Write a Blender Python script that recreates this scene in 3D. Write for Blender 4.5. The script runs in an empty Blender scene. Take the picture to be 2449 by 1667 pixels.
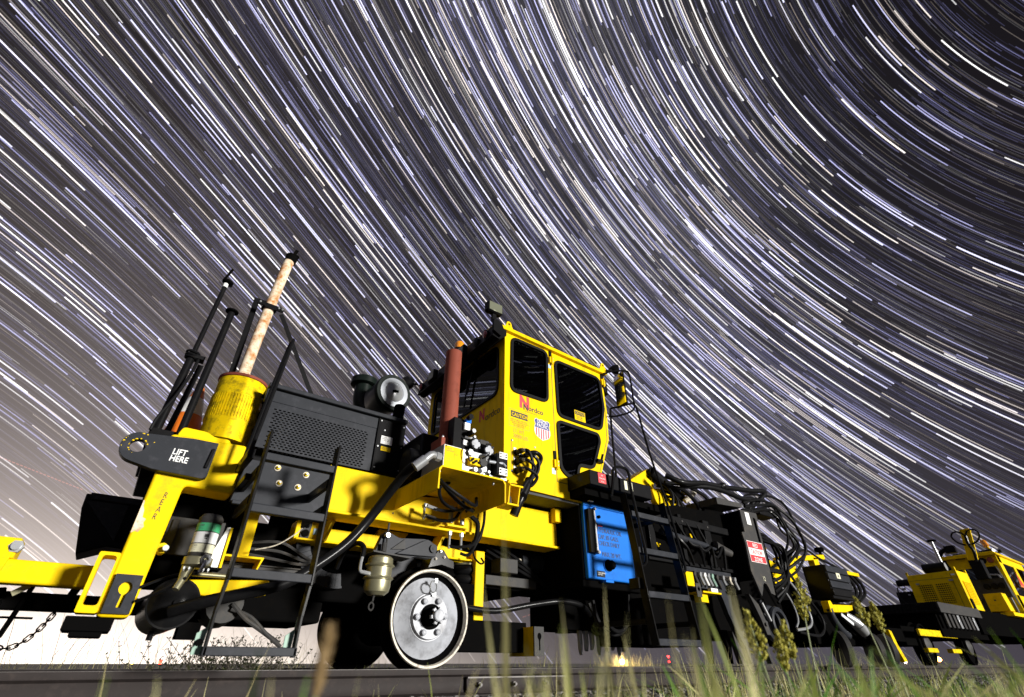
import bpy, bmesh, math, random
import numpy as np
from mathutils import Vector, Matrix
rnd = random.Random(7)
S = bpy.context.scene
COL = S.collection
# ------------------------------------------------------------------ camera
# X runs along the track (away to the right), Y across it, Z up; rail top is Z = 0
F_PX, W_PX = 478.0, 1024.0
PITCH = math.atan(315 / 478.0)
AZ = math.atan(763 / 572.5)                 # angle between view and track
cam = bpy.data.cameras.new('camera'); camo = bpy.data.objects.new('camera', cam); COL.objects.link(camo)
cam.sensor_width = 36.0; cam.lens = 36.0 * F_PX / W_PX; cam.clip_start = 0.02; cam.clip_end = 3000
camo.location = (0, 0, 0.035)
fh = Vector((math.cos(AZ), math.sin(AZ), 0))
fwd = fh * math.cos(PITCH) + Vector((0, 0, 1)) * math.sin(PITCH)
camo.rotation_euler = fwd.to_track_quat('-Z', 'Y').to_euler()
cam.dof.use_dof = True; cam.dof.focus_distance = 4.6; cam.dof.aperture_fstop = 1.8
S.camera = camo
# ------------------------------------------------------------------ night sky and light
world = bpy.data.worlds.new('World'); S.world = world; world.use_nodes = True
nt = world.node_tree; nt.nodes.clear()
def N(t, nt_=None, **k):
    n = (nt_ or nt).nodes.new(t)
    for a, b in k.items(): setattr(n, a, b)
    return n
def L(a, b, nt_=None): (nt_ or nt).links.new(a, b)
def M(op, a, b=None, c=None, nt_=None):
    n = N('ShaderNodeMath', nt_, operation=op)
    for i, v in enumerate((a, b, c)):
        if v is None: continue
        if isinstance(v, (int, float)): n.inputs[i].default_value = v
        else: L(v, n.inputs[i], nt_)
    return n.outputs[0]
tc = N('ShaderNodeTexCoord'); sep = N('ShaderNodeSeparateXYZ'); L(tc.outputs['Generated'], sep.inputs[0])
zz = M('MAXIMUM', sep.outputs[2], 0.0)
hd = M('MAXIMUM', M('SQRT', M('SUBTRACT', 1.0, M('MULTIPLY', sep.outputs[2], sep.outputs[2]))), 0.02)
ga = AZ + math.radians(44)                  # the town's light dome lies left of the view
gd = M('DIVIDE', M('ADD', M('MULTIPLY', sep.outputs[0], math.cos(ga)), M('MULTIPLY', sep.outputs[1], math.sin(ga))), hd)
azf = M('EXPONENT', M('MULTIPLY', M('SUBTRACT', gd, 1.0), 9.0))
glow_low = M('MULTIPLY', azf, M('MULTIPLY', M('EXPONENT', M('MULTIPLY', zz, -15.0)), 1.15))
glow_high = M('MULTIPLY', azf, M('MULTIPLY', M('EXPONENT', M('MULTIPLY', zz, -4.6)), 0.56))
base = M('ADD', 0.0026, M('MULTIPLY', M('EXPONENT', M('MULTIPLY', zz, -2.9)), 0.036))
def scaled(v, c):
    cmb = N('ShaderNodeCombineXYZ')
    for i in range(3): L(M('MULTIPLY', v, c[i]), cmb.inputs[i])
    return cmb.outputs[0]
MWN = (-0.423, 0.896, -0.137)                                  # pole of the Milky Way's pale band
vd = N('ShaderNodeVectorMath', operation='DOT_PRODUCT'); L(tc.outputs['Generated'], vd.inputs[0]); vd.inputs[1].default_value = MWN
mw = M('EXPONENT', M('MULTIPLY', M('POWER', M('DIVIDE', M('ABSOLUTE', vd.outputs['Value']), .27), 2.0), -1.0))
mn = N('ShaderNodeTexNoise'); L(tc.outputs['Generated'], mn.inputs['Vector']); mn.inputs['Scale'].default_value = 3.0; mn.inputs['Detail'].default_value = 3
mw = M('MULTIPLY', M('MULTIPLY', mw, M('ADD', .5, mn.outputs['Fac'])), .030)
add = N('ShaderNodeVectorMath', operation='ADD')
add0 = N('ShaderNodeVectorMath', operation='ADD')
L(scaled(base, (1.0, 0.85, 1.08)), add0.inputs[0]); L(scaled(mw, (.88, .86, 1.0)), add0.inputs[1]); L(add0.outputs[0], add.inputs[0]); addg = N('ShaderNodeVectorMath', operation='ADD'); L(scaled(glow_low, (1.0, 0.88, 0.72)), addg.inputs[0]); L(scaled(glow_high, (1.0, 0.85, 0.79)), addg.inputs[1]); L(addg.outputs[0], add.inputs[1])
bg = N('ShaderNodeBackground'); L(add.outputs[0], bg.inputs[0]); bg.inputs[1].default_value = 1.0
wo = N('ShaderNodeOutputWorld'); L(bg.outputs[0], wo.inputs[0])
sun = bpy.data.lights.new('light_painting', 'SUN'); suno = bpy.data.objects.new('light_painting', sun); COL.objects.link(suno)
sun.energy = 5.0; sun.angle = math.radians(8); sun.color = (1.0, 0.97, 0.92)
SA, SE = math.radians(23), math.radians(6.5)
sdir = Vector((math.sin(SA) * math.cos(SE), -math.cos(SA) * math.cos(SE), math.sin(SE)))
suno.rotation_euler = sdir.to_track_quat('Z', 'Y').to_euler(); suno.location = sdir * 30
vs = S.view_settings; S.display_settings.display_device = 'sRGB'
vs.view_transform = 'Standard'; vs.look = 'None'; vs.exposure = 0.40; vs.gamma = 1; vs.use_curve_mapping = False
S.render.engine = 'CYCLES'; S.cycles.use_denoising = True; S.cycles.max_bounces = 6; S.cycles.transparent_max_bounces = 32
# ------------------------------------------------------------------ materials
MATS = {}
def mat(name, col, rough=.5, metal=0., dirt=None, amt=.35, scale=9., bump=0., spec=.5, vary=.12, streak=False, coat=0., lo=.52):
    m = bpy.data.materials.new(name); m.use_nodes = True; t = m.node_tree; b = t.nodes['Principled BSDF']
    b.inputs['Roughness'].default_value = rough; b.inputs['Metallic'].default_value = metal
    b.inputs['Specular IOR Level'].default_value = spec; b.inputs['Coat Weight'].default_value = coat; b.inputs['Coat Roughness'].default_value = .16
    co = N('ShaderNodeTexCoord', t); mp = N('ShaderNodeMapping', t); L(co.outputs['Object'], mp.inputs[0], t)
    if streak: mp.inputs['Scale'].default_value = (1, 1, .15)
    n1 = N('ShaderNodeTexNoise', t); n1.inputs['Scale'].default_value = scale; n1.inputs['Detail'].default_value = 9; n1.inputs['Roughness'].default_value = .68
    L(mp.outputs[0], n1.inputs['Vector'], t)
    n2 = N('ShaderNodeTexNoise', t); n2.inputs['Scale'].default_value = scale * .35; n2.inputs['Detail'].default_value = 4
    L(co.outputs['Object'], n2.inputs['Vector'], t)
    r1 = N('ShaderNodeValToRGB', t); r1.color_ramp.elements[0].position = lo; r1.color_ramp.elements[1].position = lo + .2
    L(n1.outputs['Fac'], r1.inputs[0], t)
    mx = N('ShaderNodeMix', t, data_type='RGBA'); mx.inputs[6].default_value = (*col, 1)
    d = dirt or tuple(c * .45 for c in col); mx.inputs[7].default_value = (*d, 1)
    L(M('MULTIPLY', r1.outputs[0], amt, None, t), mx.inputs[0], t)
    hs = N('ShaderNodeHueSaturation', t); L(mx.outputs[2], hs.inputs['Color'], t)
    L(M('ADD', 1.0 - vary, M('MULTIPLY', n2.outputs['Fac'], 2 * vary, None, t), None, t), hs.inputs['Value'], t)
    L(hs.outputs[0], b.inputs['Base Color'], t)
    L(M('ADD', rough - .08, M('MULTIPLY', n1.outputs['Fac'], .18, None, t), None, t), b.inputs['Roughness'], t)
    if bump:
        bp = N('ShaderNodeBump', t); bp.inputs['Strength'].default_value = bump; bp.inputs['Distance'].default_value = .004
        L(n1.outputs['Fac'], bp.inputs['Height'], t); L(bp.outputs[0], b.inputs['Normal'], t)
    MATS[name] = m; return m
YEL = mat('yellow_paint', (.84, .565, .002), .42, dirt=(.34, .19, .01), amt=.5, scale=11, lo=.5, streak=True, vary=.06, spec=.04)
YELW = mat('worn_yellow_paint', (.82, .58, .004), .5, dirt=(.10, .07, .01), amt=.75, scale=19, lo=.47, bump=.25, vary=.1, spec=.05)
YELD = mat('faded_yellow_paint', (.82, .56, .004), .5, dirt=(.25, .16, .03), amt=.45, scale=9, vary=.11, spec=.04)
BLK = mat('black_paint', (.0055, .0055, .006), .5, coat=.12, dirt=(.014, .013, .012), amt=.6, scale=12, vary=.25, spec=.04)
BLKP = mat('scuffed_black_paint', (.024, .026, .031), .42, spec=.08, dirt=(.06, .06, .07), amt=.5, scale=16, vary=.25, bump=.08)
DRK = mat('greasy_dark_steel', (.0035, .0034, .0034), .62, dirt=(.006, .005, .004), amt=.5, scale=14, bump=.2, spec=.0)
GRYP = mat('dusty_steel_panel', (.045, .044, .043), .5, dirt=(.10, .085, .065), amt=.6, scale=9, vary=.25, spec=.1)
RUB = mat('black_rubber', (.006, .006, .0065), .45, coat=.10, dirt=(.016, .016, .016), amt=.4, scale=25, spec=.07)
BLU = mat('blue_paint', (.016, .16, .60), .38, dirt=(.01, .06, .25), amt=.3, scale=10, vary=.14, spec=.06, coat=.15)
RED = mat('oxide_red_pipe', (.23, .06, .038), .6, spec=.1, dirt=(.10, .03, .02), amt=.6, scale=11, vary=.15, bump=.15)
STK = mat('heat_bleached_pipe', (.74, .62, .46), .6, spec=.05, dirt=(.42, .17, .04), amt=1., scale=13, lo=.44, vary=.15, bump=.1)
STL = mat('worn_wheel_steel', (.36, .375, .41), .42, spec=.35, dirt=(.12, .12, .125), amt=.7, scale=7, lo=.46, vary=.25, bump=.12)
RUST = mat('rusty_rim_steel', (.55, .50, .40), .45, spec=.4, dirt=(.10, .06, .03), amt=.95, scale=30, bump=.2)
CHR = mat('bright_zinc', (.36, .37, .38), .34, metal=.5, spec=.35, dirt=(.25, .24, .22), amt=.5, scale=20)
ZNC = mat('olive_zinc', (.34, .32, .20), .36, metal=.7, dirt=(.16, .15, .10), amt=.5, scale=18)
ALU = mat('spun_aluminium', (.36, .38, .41), .4, metal=.3, spec=.2, dirt=(.5, .5, .52), amt=.3, scale=8)
WHT = mat('white_print', (.78, .78, .76), .5, vary=.03, amt=.15)
IVO = mat('ivory_label', (.72, .70, .50), .5, vary=.03, amt=.2)
REDP = mat('red_print', (.62, .012, .02), .45, vary=.04, amt=.1)
BLUP = mat('navy_print', (.015, .02, .20), .45, vary=.04, amt=.1)
SKYP = mat('pale_blue_label', (.40, .62, .80), .5, vary=.04, amt=.1)
GRNP = mat('green_print', (.05, .38, .16), .5, vary=.04, amt=.1)
BLKT = mat('black_print', (.008, .008, .008), .6, vary=.03, amt=.1)
FADE = mat('faded_brown_print', (.50, .30, .02), .6, vary=.1)
ORNG = mat('orange_plastic', (.75, .17, .01), .5, vary=.08)
AMB = mat('amber_lens', (.75, .26, .01), .2, coat=.5)
RLEN = mat('red_lens', (.20, .01, .012), .2, coat=.5)
MIRR = mat('mirror_silver', (.8, .8, .8), .09, metal=1., amt=0., vary=0.)
DGRN = mat('dark_green_paint', (.006, .010, .008), .4, spec=.1, coat=.12)
PGRN = mat('pale_green_primer', (.22, .36, .28), .5)
LAMPM = mat('lamp_glass', (.20, .21, .15), .15, metal=.3)
RAIL = mat('rusty_rail', (.026, .021, .020), .6, spec=.12, dirt=(.058, .045, .04), amt=.6, scale=20, bump=.3, vary=.25)
RAILT = mat('rail_head_wear', (.075, .066, .063), .45, metal=.2, dirt=(.03, .026, .024), amt=.7, scale=18, vary=.2)
SOIL = mat('dry_soil', (.075, .062, .045), .9, dirt=(.03, .026, .02), amt=.8, scale=4, bump=.5, vary=.3)
STONE = mat('ballast_stone', (.17, .16, .15), .8, dirt=(.07, .065, .06), amt=.7, scale=30, vary=.35)
CABIN = mat('cab_interior', (.03, .03, .032), .7)
def glass_mat(name, tint, mixf):
    m = bpy.data.materials.new(name); m.use_nodes = True; t = m.node_tree; t.nodes.clear()
    o = N('ShaderNodeOutputMaterial', t); tr = N('ShaderNodeBsdfTransparent', t); tr.inputs[0].default_value = (*tint, 1)
    g = N('ShaderNodeBsdfGlossy', t); g.inputs['Roughness'].default_value = .015; g.inputs[0].default_value = (.9, .95, .92, 1)
    fr = N('ShaderNodeFresnel', t); fr.inputs[0].default_value = mixf
    mx = N('ShaderNodeMixShader', t); L(fr.outputs[0], mx.inputs[0], t); L(tr.outputs[0], mx.inputs[1], t); L(g.outputs[0], mx.inputs[2], t)
    L(mx.outputs[0], o.inputs[0], t); return m
GLS = glass_mat('tinted_glass', (.20, .22, .21), 1.5)
def emis(name, col, st):
    m = bpy.data.materials.new(name); m.use_nodes = True; t = m.node_tree; t.nodes.clear()
    o = N('ShaderNodeOutputMaterial', t); e = N('ShaderNodeEmission', t); e.inputs[0].default_value = (*col, 1); e.inputs[1].default_value = st
    L(e.outputs[0], o.inputs[0], t); return m
def tone_mat(name, cols, rough=.7, trans=.3):
    """plant material: the blade's own colour comes from a per-blade number stored on the mesh"""
    m = bpy.data.materials.new(name); m.use_nodes = True; t = m.node_tree; b = t.nodes['Principled BSDF']
    a = N('ShaderNodeAttribute', t); a.attribute_name = 'tone'
    r = N('ShaderNodeValToRGB', t); e = r.color_ramp.elements
    e[0].position = 0; e[0].color = (*cols[0], 1); e[1].position = 1; e[1].color = (*cols[-1], 1)
    for i, c in enumerate(cols[1:-1]):
        n = e.new((i + 1) / (len(cols) - 1)); n.color = (*c, 1)
    L(a.outputs['Fac'], r.inputs[0], t); L(r.outputs[0], b.inputs['Base Color'], t)
    b.inputs['Roughness'].default_value = rough
    out = t.nodes['Material Output']; tl = N('ShaderNodeBsdfTranslucent', t); L(r.outputs[0], tl.inputs[0], t)
    mx = N('ShaderNodeMixShader', t); mx.inputs[0].default_value = trans
    L(b.outputs[0], mx.inputs[1], t); L(tl.outputs[0], mx.inputs[2], t); L(mx.outputs[0], out.inputs[0], t)
    return m
GRASSM = tone_mat('grass_blades', [(.58, .50, .22), (.68, .64, .30), (.40, .46, .10), (.08, .22, .015)])
SEEDM = tone_mat('seed_heads', [(.22, .20, .02), (.46, .42, .05), (.60, .56, .10)])
WEEDM = tone_mat('weed_leaves', [(.035, .035, .018), (.05, .065, .02), (.10, .12, .04)])
# ------------------------------------------------------------------ mesh helpers
def frame(d):
    d = Vector(d).normalized(); u = d.cross(Vector((0, 0, 1)))
    if u.length < 1e-4: u = Vector((1, 0, 0))
    u.normalize(); return d, u, u.cross(d)
def spline(pts, k=6):
    P = [Vector(p) for p in pts]
    if len(P) < 3 or k < 2: return P
    out = []
    for i in range(len(P) - 1):
        a, b, c, d = P[max(i - 1, 0)], P[i], P[i + 1], P[min(i + 2, len(P) - 1)]
        for j in range(k):
            t = j / k
            out.append(.5 * ((2 * b) + (c - a) * t + (2 * a - 5 * b + 4 * c - d) * t * t + (3 * b - a - 3 * c + d) * t ** 3))
    return out + [P[-1]]
PORG = {}
def org(p): return (0, 0, 0) if p is None else PORG[p.name]
class MB:
    def __init__(s): s.v = []; s.f = []
    def poly(s, pts):
        n = len(s.v); s.v += [tuple(p) for p in pts]; s.f.append(tuple(range(n, n + len(pts)))); return s
    def loft(s, rings, cap=True, closed=False):
        n = len(s.v); k = len(rings[0])
        for r in rings: s.v += [tuple(p) for p in r]
        R = len(rings)
        for i in range(R if closed else R - 1):
            a, b = n + i * k, n + ((i + 1) % R) * k
            for j in range(k): s.f.append((a + j, a + (j + 1) % k, b + (j + 1) % k, b + j))
        if cap and not closed:
            s.f.append(tuple(n + k - 1 - j for j in range(k))); s.f.append(tuple(n + (R - 1) * k + j for j in range(k)))
        return s
    def box(s, x0, x1, y0, y1, z0, z1):
        q = lambda z: [(x0, y0, z), (x1, y0, z), (x1, y1, z), (x0, y1, z)]
        return s.loft([q(z0), q(z1)])
    def prism(s, pts, y0, y1): return s.loft([[(x, y0, z) for x, z in pts], [(x, y1, z) for x, z in pts]])
    def prismx(s, pts, x0, x1): return s.loft([[(x0, y, z) for y, z in pts], [(x1, y, z) for y, z in pts]])
    def prismz(s, pts, z0, z1): return s.loft([[(x, y, z0) for x, y in pts], [(x, y, z1) for x, y in pts]])
    def lathe(s, c, axis, prof, n=24, cap=True):
        d, u, w = frame(axis); c = Vector(c)
        return s.loft([[c + d * t + (u * math.cos(6.28318 * j / n) + w * math.sin(6.28318 * j / n)) * max(r, 1e-4) for j in range(n)] for r, t in prof], cap)
    def cyl(s, p0, p1, r0, r1=None, n=16):
        p0, p1 = Vector(p0), Vector(p1); d = p1 - p0
        return s.lathe(p0, d, [(r0, 0), (r0 if r1 is None else r1, d.length)], n)
    def tube(s, pts, r, n=8, k=6, taper=None):
        P = spline(pts, k); rings = []; u = None
        for i, p in enumerate(P):
            d = (P[min(i + 1, len(P) - 1)] - P[max(i - 1, 0)]).normalized()
            if u is None: u = frame(d)[1]
            u = (u - d * u.dot(d)).normalized(); w = d.cross(u)
            rr = r if taper is None else r + (taper - r) * i / (len(P) - 1)
            rings.append([p + (u * math.cos(6.28318 * j / n) + w * math.sin(6.28318 * j / n)) * rr for j in range(n)])
        return s.loft(rings)
    def bar(s, p0, p1, w, h, up=(0, 0, 1)):
        p0, p1 = Vector(p0), Vector(p1); d = (p1 - p0).normalized(); u = d.cross(Vector(up))
        if u.length < 1e-4: u = Vector((1, 0, 0))
        u.normalize(); v = u.cross(d)
        q = lambda p: [p - u * w / 2 - v * h / 2, p + u * w / 2 - v * h / 2, p + u * w / 2 + v * h / 2, p - u * w / 2 + v * h / 2]
        return s.loft([q(p0), q(p1)])
    def torus(s, c, axis, R, r, n=24, m=8, sx=1.):
        d, u, w = frame(axis); c = Vector(c); rings = []
        for i in range(n):
            a = 6.28318 * i / n; e = u * math.cos(a) * sx + w * math.sin(a)
            rings.append([c + e * (R + r * math.cos(6.28318 * j / m)) + d * r * math.sin(6.28318 * j / m) for j in range(m)])
        return s.loft(rings, closed=True)
    def plate(s, outer, holes, y0, y1):
        """flat plate in the XZ plane with holes cut right through it"""
        cu = bpy.data.curves.new('c', 'CURVE'); cu.dimensions = '2D'; cu.fill_mode = 'BOTH'; cu.extrude = (y1 - y0) / 2
        for pts in [outer] + holes:
            sp = cu.splines.new('POLY'); sp.points.add(len(pts) - 1); sp.use_cyclic_u = True
            for p, q in zip(sp.points, pts): p.co = (q[0], q[1], 0, 1)
        o = bpy.data.objects.new('c', cu); me = bpy.data.meshes.new_from_object(o); n = len(s.v); ym = (y0 + y1) / 2
        s.v += [(v.co.x, ym - v.co.z, v.co.y) for v in me.vertices]
        s.f += [tuple(n + i for i in p.vertices) for p in me.polygons]
        bpy.data.objects.remove(o); bpy.data.curves.remove(cu); bpy.data.meshes.remove(me); return s
    def text(s, body, x, y, z, size, sx=1., align='LEFT', thick=.0006, tilt=0., axis='y', spacing=1., bold=0.):
        """lettering on a face turned to -Y (axis 'y') or to -X (axis 'x')"""
        cu = bpy.data.curves.new('t', 'FONT'); cu.body = body; cu.size = size; cu.extrude = thick; cu.align_x = align; cu.space_line = spacing; cu.resolution_u = 3; cu.offset = bold * size
        o = bpy.data.objects.new('t', cu); me = bpy.data.meshes.new_from_object(o); n = len(s.v)
        for v in me.vertices:
            a, b = v.co.x * sx, v.co.y
            if axis == 'y': s.v.append((x + a + b * tilt, y - v.co.z, z + b))
            else: s.v.append((x - v.co.z, y - a, z + b))
        s.f += [tuple(n + i for i in p.vertices) for p in me.polygons]
        bpy.data.objects.remove(o); bpy.data.curves.remove(cu); bpy.data.meshes.remove(me); return s
    def build(s, name, m, parent=None, bevel=0., smooth=40, label=None):
        me = bpy.data.meshes.new(name); o0 = org(parent)
        me.from_pydata([(a - o0[0], b - o0[1], c - o0[2]) for a, b, c in s.v], [], s.f); me.validate()
        bm = bmesh.new(); bm.from_mesh(me); bmesh.ops.remove_doubles(bm, verts=bm.verts, dist=1e-5); bmesh.ops.recalc_face_normals(bm, faces=bm.faces); bm.to_mesh(me); bm.free()
        if smooth:
            me.shade_smooth(); me.set_sharp_from_angle(angle=math.radians(smooth))
        me.materials.append(m); o = bpy.data.objects.new(name, me); COL.objects.link(o)
        if parent is not None: o.parent = parent
        PORG[o.name] = o0
        if bevel:
            b = o.modifiers.new('edge', 'BEVEL'); b.width = bevel; b.segments = 2; b.limit_method = 'ANGLE'; b.angle_limit = .7
        if label: o['label'] = label
        return o
def tag(o, label=None, cat=None, group=None, kind=None):
    for k, v in (('label', label), ('category', cat), ('group', group), ('kind', kind)):
        if v: o[k] = v
    return o
def thing(name, label, cat, loc, group=None):
    o = bpy.data.objects.new(name, None); COL.objects.link(o); o.location = loc; o.empty_display_size = .2
    PORG[o.name] = tuple(loc); return tag(o, label, cat, group)
def rrect(x0, x1, z0, z1, r, n=5):
    out = []
    for cx, cz, a in ((x1 - r, z1 - r, 0), (x0 + r, z1 - r, 90), (x0 + r, z0 + r, 180), (x1 - r, z0 + r, 270)):
        for i in range(n + 1):
            t = math.radians(a + 90 * i / n); out.append((cx + r * math.cos(t), cz + r * math.sin(t)))
    return out
def rpoly(pts, r, n=4):
    """polygon with every corner rounded"""
    out = []; k = len(pts)
    for i in range(k):
        a, b, c = Vector(pts[i - 1]), Vector(pts[i]), Vector(pts[(i + 1) % k])
        d1, d2 = (a - b), (c - b); q = min(r, d1.length * .45, d2.length * .45)
        p0, p2 = b + d1.normalized() * q, b + d2.normalized() * q
        for j in range(n + 1):
            t = j / n; p = p0 * (1 - t) ** 2 + b * 2 * t * (1 - t) + p2 * t * t; out.append((p.x, p.y))
    return out
def circ(x, z, r, n=16, sx=1.): return [(x + r * sx * math.cos(6.28318 * i / n), z + r * math.sin(6.28318 * i / n)) for i in range(n)]
def inset(pts, d):
    k = len(pts); out = []
    area = sum(pts[i - 1][0] * pts[i][1] - pts[i][0] * pts[i - 1][1] for i in range(k)); sg = 1 if area > 0 else -1
    for i in range(k):
        a, b, c = Vector(pts[i - 1]), Vector(pts[i]), Vector(pts[(i + 1) % k])
        e1, e2 = (b - a).normalized(), (c - b).normalized()
        n1, n2 = Vector((-e1.y, e1.x)) * sg, Vector((-e2.y, e2.x)) * sg; m_ = (n1 + n2)
        m_ = m_ / max(m_.length_squared, .2) * 2; out.append((b.x + m_.x * d, b.y + m_.y * d))
    return out
def clipz(pts, z, above):
    out = []
    for i in range(len(pts)):
        a, b = pts[i - 1], pts[i]; ia, ib = (a[1] >= z) == above, (b[1] >= z) == above
        if ia != ib: t = (z - a[1]) / (b[1] - a[1]); out.append((a[0] + (b[0] - a[0]) * t, z))
        if ib: out.append(b)
    return out
def clipx(pts, x, above): return [(p[1], p[0]) for p in clipz([(q[1], q[0]) for q in pts], x, above)]
# ------------------------------------------------------------------ star trails: arcs about the celestial pole on a far dome
def star_trails():
    g = np.random.default_rng(11); n = 17000; RD = 900.0; K = 9
    pole = np.array([.4995, -.582, .6417]); pole /= np.linalg.norm(pole)
    e1 = np.cross(pole, [0, 0, 1]); e1 /= np.linalg.norm(e1); e2 = np.cross(pole, e1)
    ct = g.uniform(-1, 1, n); ph = g.uniform(0, 2 * math.pi, n)
    # a denser belt of faint stars (the Milky Way) across the middle of the view
    bn = np.array(MWN)
    nb = 7000; cand = g.normal(size=(nb * 8, 3)); cand /= np.linalg.norm(cand, axis=1)[:, None]
    cand = cand[g.uniform(size=len(cand)) < np.exp(-((cand @ bn) / .22) ** 2)][:nb]
    ct = np.concatenate([ct, cand @ pole]); ph = np.concatenate([ph, np.arctan2(cand @ e2, cand @ e1)]); n = len(ct)
    th = np.arccos(ct); st = np.sin(th)
    mag = g.uniform(size=n) ** 4.2
    nf = 42000                                              # and a veil of faint hair-fine trails
    ct = np.concatenate([ct, g.uniform(-1, 1, nf)]); ph = np.concatenate([ph, g.uniform(0, 2 * math.pi, nf)]); n += nf
    th = np.arccos(ct); st = np.sin(th); mag = np.concatenate([mag, g.uniform(0, .03, nf)])                          # few bright, many faint
    wid = .00040 + .0012 * mag ** 1.2 + g.uniform(0, .0004, n)
    lum = .007 + 1.25 * mag ** .9 + g.uniform(0, .03, n)
    k = g.uniform(size=n)
    colr = np.where((k < .55)[:, None], [.46, .46, 1.0], np.where((k < .8)[:, None], [1.0, .97, .97], [1.0, .85, .76]))
    colr = colr * (1 - .5 * mag[:, None]) + .5 * mag[:, None]
    arc = math.radians(12.2)
    a = ph[:, None] + (np.linspace(-.5, .5, K) * arc)[None, :]
    def pt(t): return RD * (np.cos(t)[..., None] * pole + np.sin(t)[..., None] * (np.cos(a)[..., None] * e1 + np.sin(a)[..., None] * e2))
    lo, hi = pt((th - wid / 2)[:, None] + 0 * a), pt((th + wid / 2)[:, None] + 0 * a)
    keep = (lo[:, :, 2].min(axis=1) > -6) & (st > .02)
    lo, hi, lum, colr = lo[keep], hi[keep], lum[keep], colr[keep]; n = len(lo)
    # two aircraft crossed low in the sky, their strobes leaving dashes
    dl, dh = [], []
    for A, B, m_ in (((-0.1893, 0.9513, 0.2432), (-0.0857, 0.9716, 0.2203), 22), ((0.6141, 0.7861, 0.0706), (0.6691, 0.7374, 0.0923), 8)):
        A, B = np.array(A), np.array(B); up = np.cross(A, B); up /= np.linalg.norm(up)
        for i in range(m_):
            q = np.array([A + (B - A) * ((i + .7 * j / (K - 1)) / m_) for j in range(K)]); q /= np.linalg.norm(q, axis=1)[:, None]
            dl.append(RD * (q - up * .0005)); dh.append(RD * (q + up * .0005))
    lo = np.concatenate([lo, np.array(dl)]); hi = np.concatenate([hi, np.array(dh)])
    lum = np.concatenate([lum, np.full(len(dl), .5)]); colr = np.concatenate([colr, np.tile([1.0, .30, .22], (len(dl), 1))]); n = len(lo)
    # extinction in the thick air low in the sky
    V = np.stack([lo, hi], axis=2).reshape(-1, 3)
    i0 = (np.arange(n) * K * 2)[:, None] + (np.arange(K - 1) * 2)[None, :]
    Fq = np.stack([i0, i0 + 1, i0 + 3, i0 + 2], axis=2).reshape(-1, 4)
    me = bpy.data.meshes.new('sky_star_trails')
    me.vertices.add(len(V)); me.vertices.foreach_set('co', V.astype(np.float32).ravel())
    me.loops.add(Fq.size); me.loops.foreach_set('vertex_index', Fq.astype(np.int32).ravel())
    me.polygons.add(len(Fq)); me.polygons.foreach_set('loop_start', (np.arange(len(Fq)) * 4).astype(np.int32))
    me.update(calc_edges=True)
    ex = np.clip(V[:, 2] / RD / .5, 0, 1) ** .8 * .85 + .15
    c = np.repeat(colr * lum[:, None], K * 2, axis=0) * ex[:, None]
    at = me.color_attributes.new('starlight', 'FLOAT_COLOR', 'POINT')
    at.data.foreach_set('color', np.concatenate([c, np.ones((len(c), 1))], axis=1).astype(np.float32).ravel())
    m = bpy.data.materials.new('starlight'); m.use_nodes = True; t = m.node_tree; t.nodes.clear()
    o = N('ShaderNodeOutputMaterial', t); e = N('ShaderNodeEmission', t); at_ = N('ShaderNodeAttribute', t); at_.attribute_name = 'starlight'
    L(at_.outputs['Color'], e.inputs[0], t); tr = N('ShaderNodeBsdfTransparent', t); ad = N('ShaderNodeAddShader', t)
    L(e.outputs[0], ad.inputs[0], t); L(tr.outputs[0], ad.inputs[1], t); L(ad.outputs[0], o.inputs[0], t)
    m.cycles.emission_sampling = 'NONE'
    me.materials.append(m); ob = bpy.data.objects.new('sky_star_trails', me); COL.objects.link(ob)
    tag(ob, 'star trails curving across the dark night sky', kind='structure')
star_trails()
# ------------------------------------------------------------------ ground and track
def ground_z(x, y):
    if y < 3.0: return -.30 + .06 * math.sin(x * .9 + y * 1.3) * min(1, y)
    if y < 3.35: return -.30 + (y - 3.0) / .35 * .10
    if y < 5.6: return -.20
    return -.20 - min(.25, (y - 5.6) * .1)
def ground():
    xs = [-1500, -300, -60, -20, -8] + [-4 + .5 * i for i in range(60)] + [30, 45, 80, 300, 1500]
    ys = [-900, -60, -8, -2] + [-1 + .25 * i for i in range(36)] + [9, 12, 20, 60, 300, 1500]
    b = MB(); w = len(ys)
    for x in xs:
        for y in ys: b.v.append((x, y, ground_z(x, y)))
    for i in range(len(xs) - 1):
        for j in range(w - 1): b.f.append((i * w + j, i * w + j + 1, (i + 1) * w + j + 1, (i + 1) * w + j))
    tag(b.build('ground', SOIL), kind='structure')
ground()
RAILP = [(-.036, 0), (.036, 0), (.038, -.012), (.036, -.034), (.012, -.048), (.009, -.075), (.010, -.120), (.020, -.142), (.070, -.158), (.070, -.172),
         (-.070, -.172), (-.070, -.158), (-.020, -.142), (-.010, -.120), (-.009, -.075), (-.012, -.048), (-.036, -.034), (-.038, -.012)]
def rail(yc, x0, x1, label):
    t = thing('rail', label, 'rail', (x0, yc, -.172))
    MB().prismx([(yc + a, z) for a, z in RAILP], x0, x1).build('rail_bar', RAIL, t, smooth=30)
    MB().box(x0, x1, yc - .0385, yc + .033, -.0005, .0015).build('running_surface', RAILT, t)
    return t
nr = rail(3.705, -12, 90, 'near rusty rail running under the wheels with a bolted joint')
rail(3.705 + 1.507, -12, 90, 'far rail of the track, half hidden behind the wheels')
MB().prismx([(3.665, -.052), (3.668, -.075), (3.660, -.128), (3.645, -.150), (3.690, -.150), (3.690, -.052)], 2.33, 3.32).build('joint_bar', RAIL, nr, bevel=.003)
MB().prismx([(3.650, -.048), (3.690, -.048), (3.690, -.056), (3.650, -.058)], 2.33, 3.32).build('joint_bar_lip', RAILT, nr)
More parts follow.
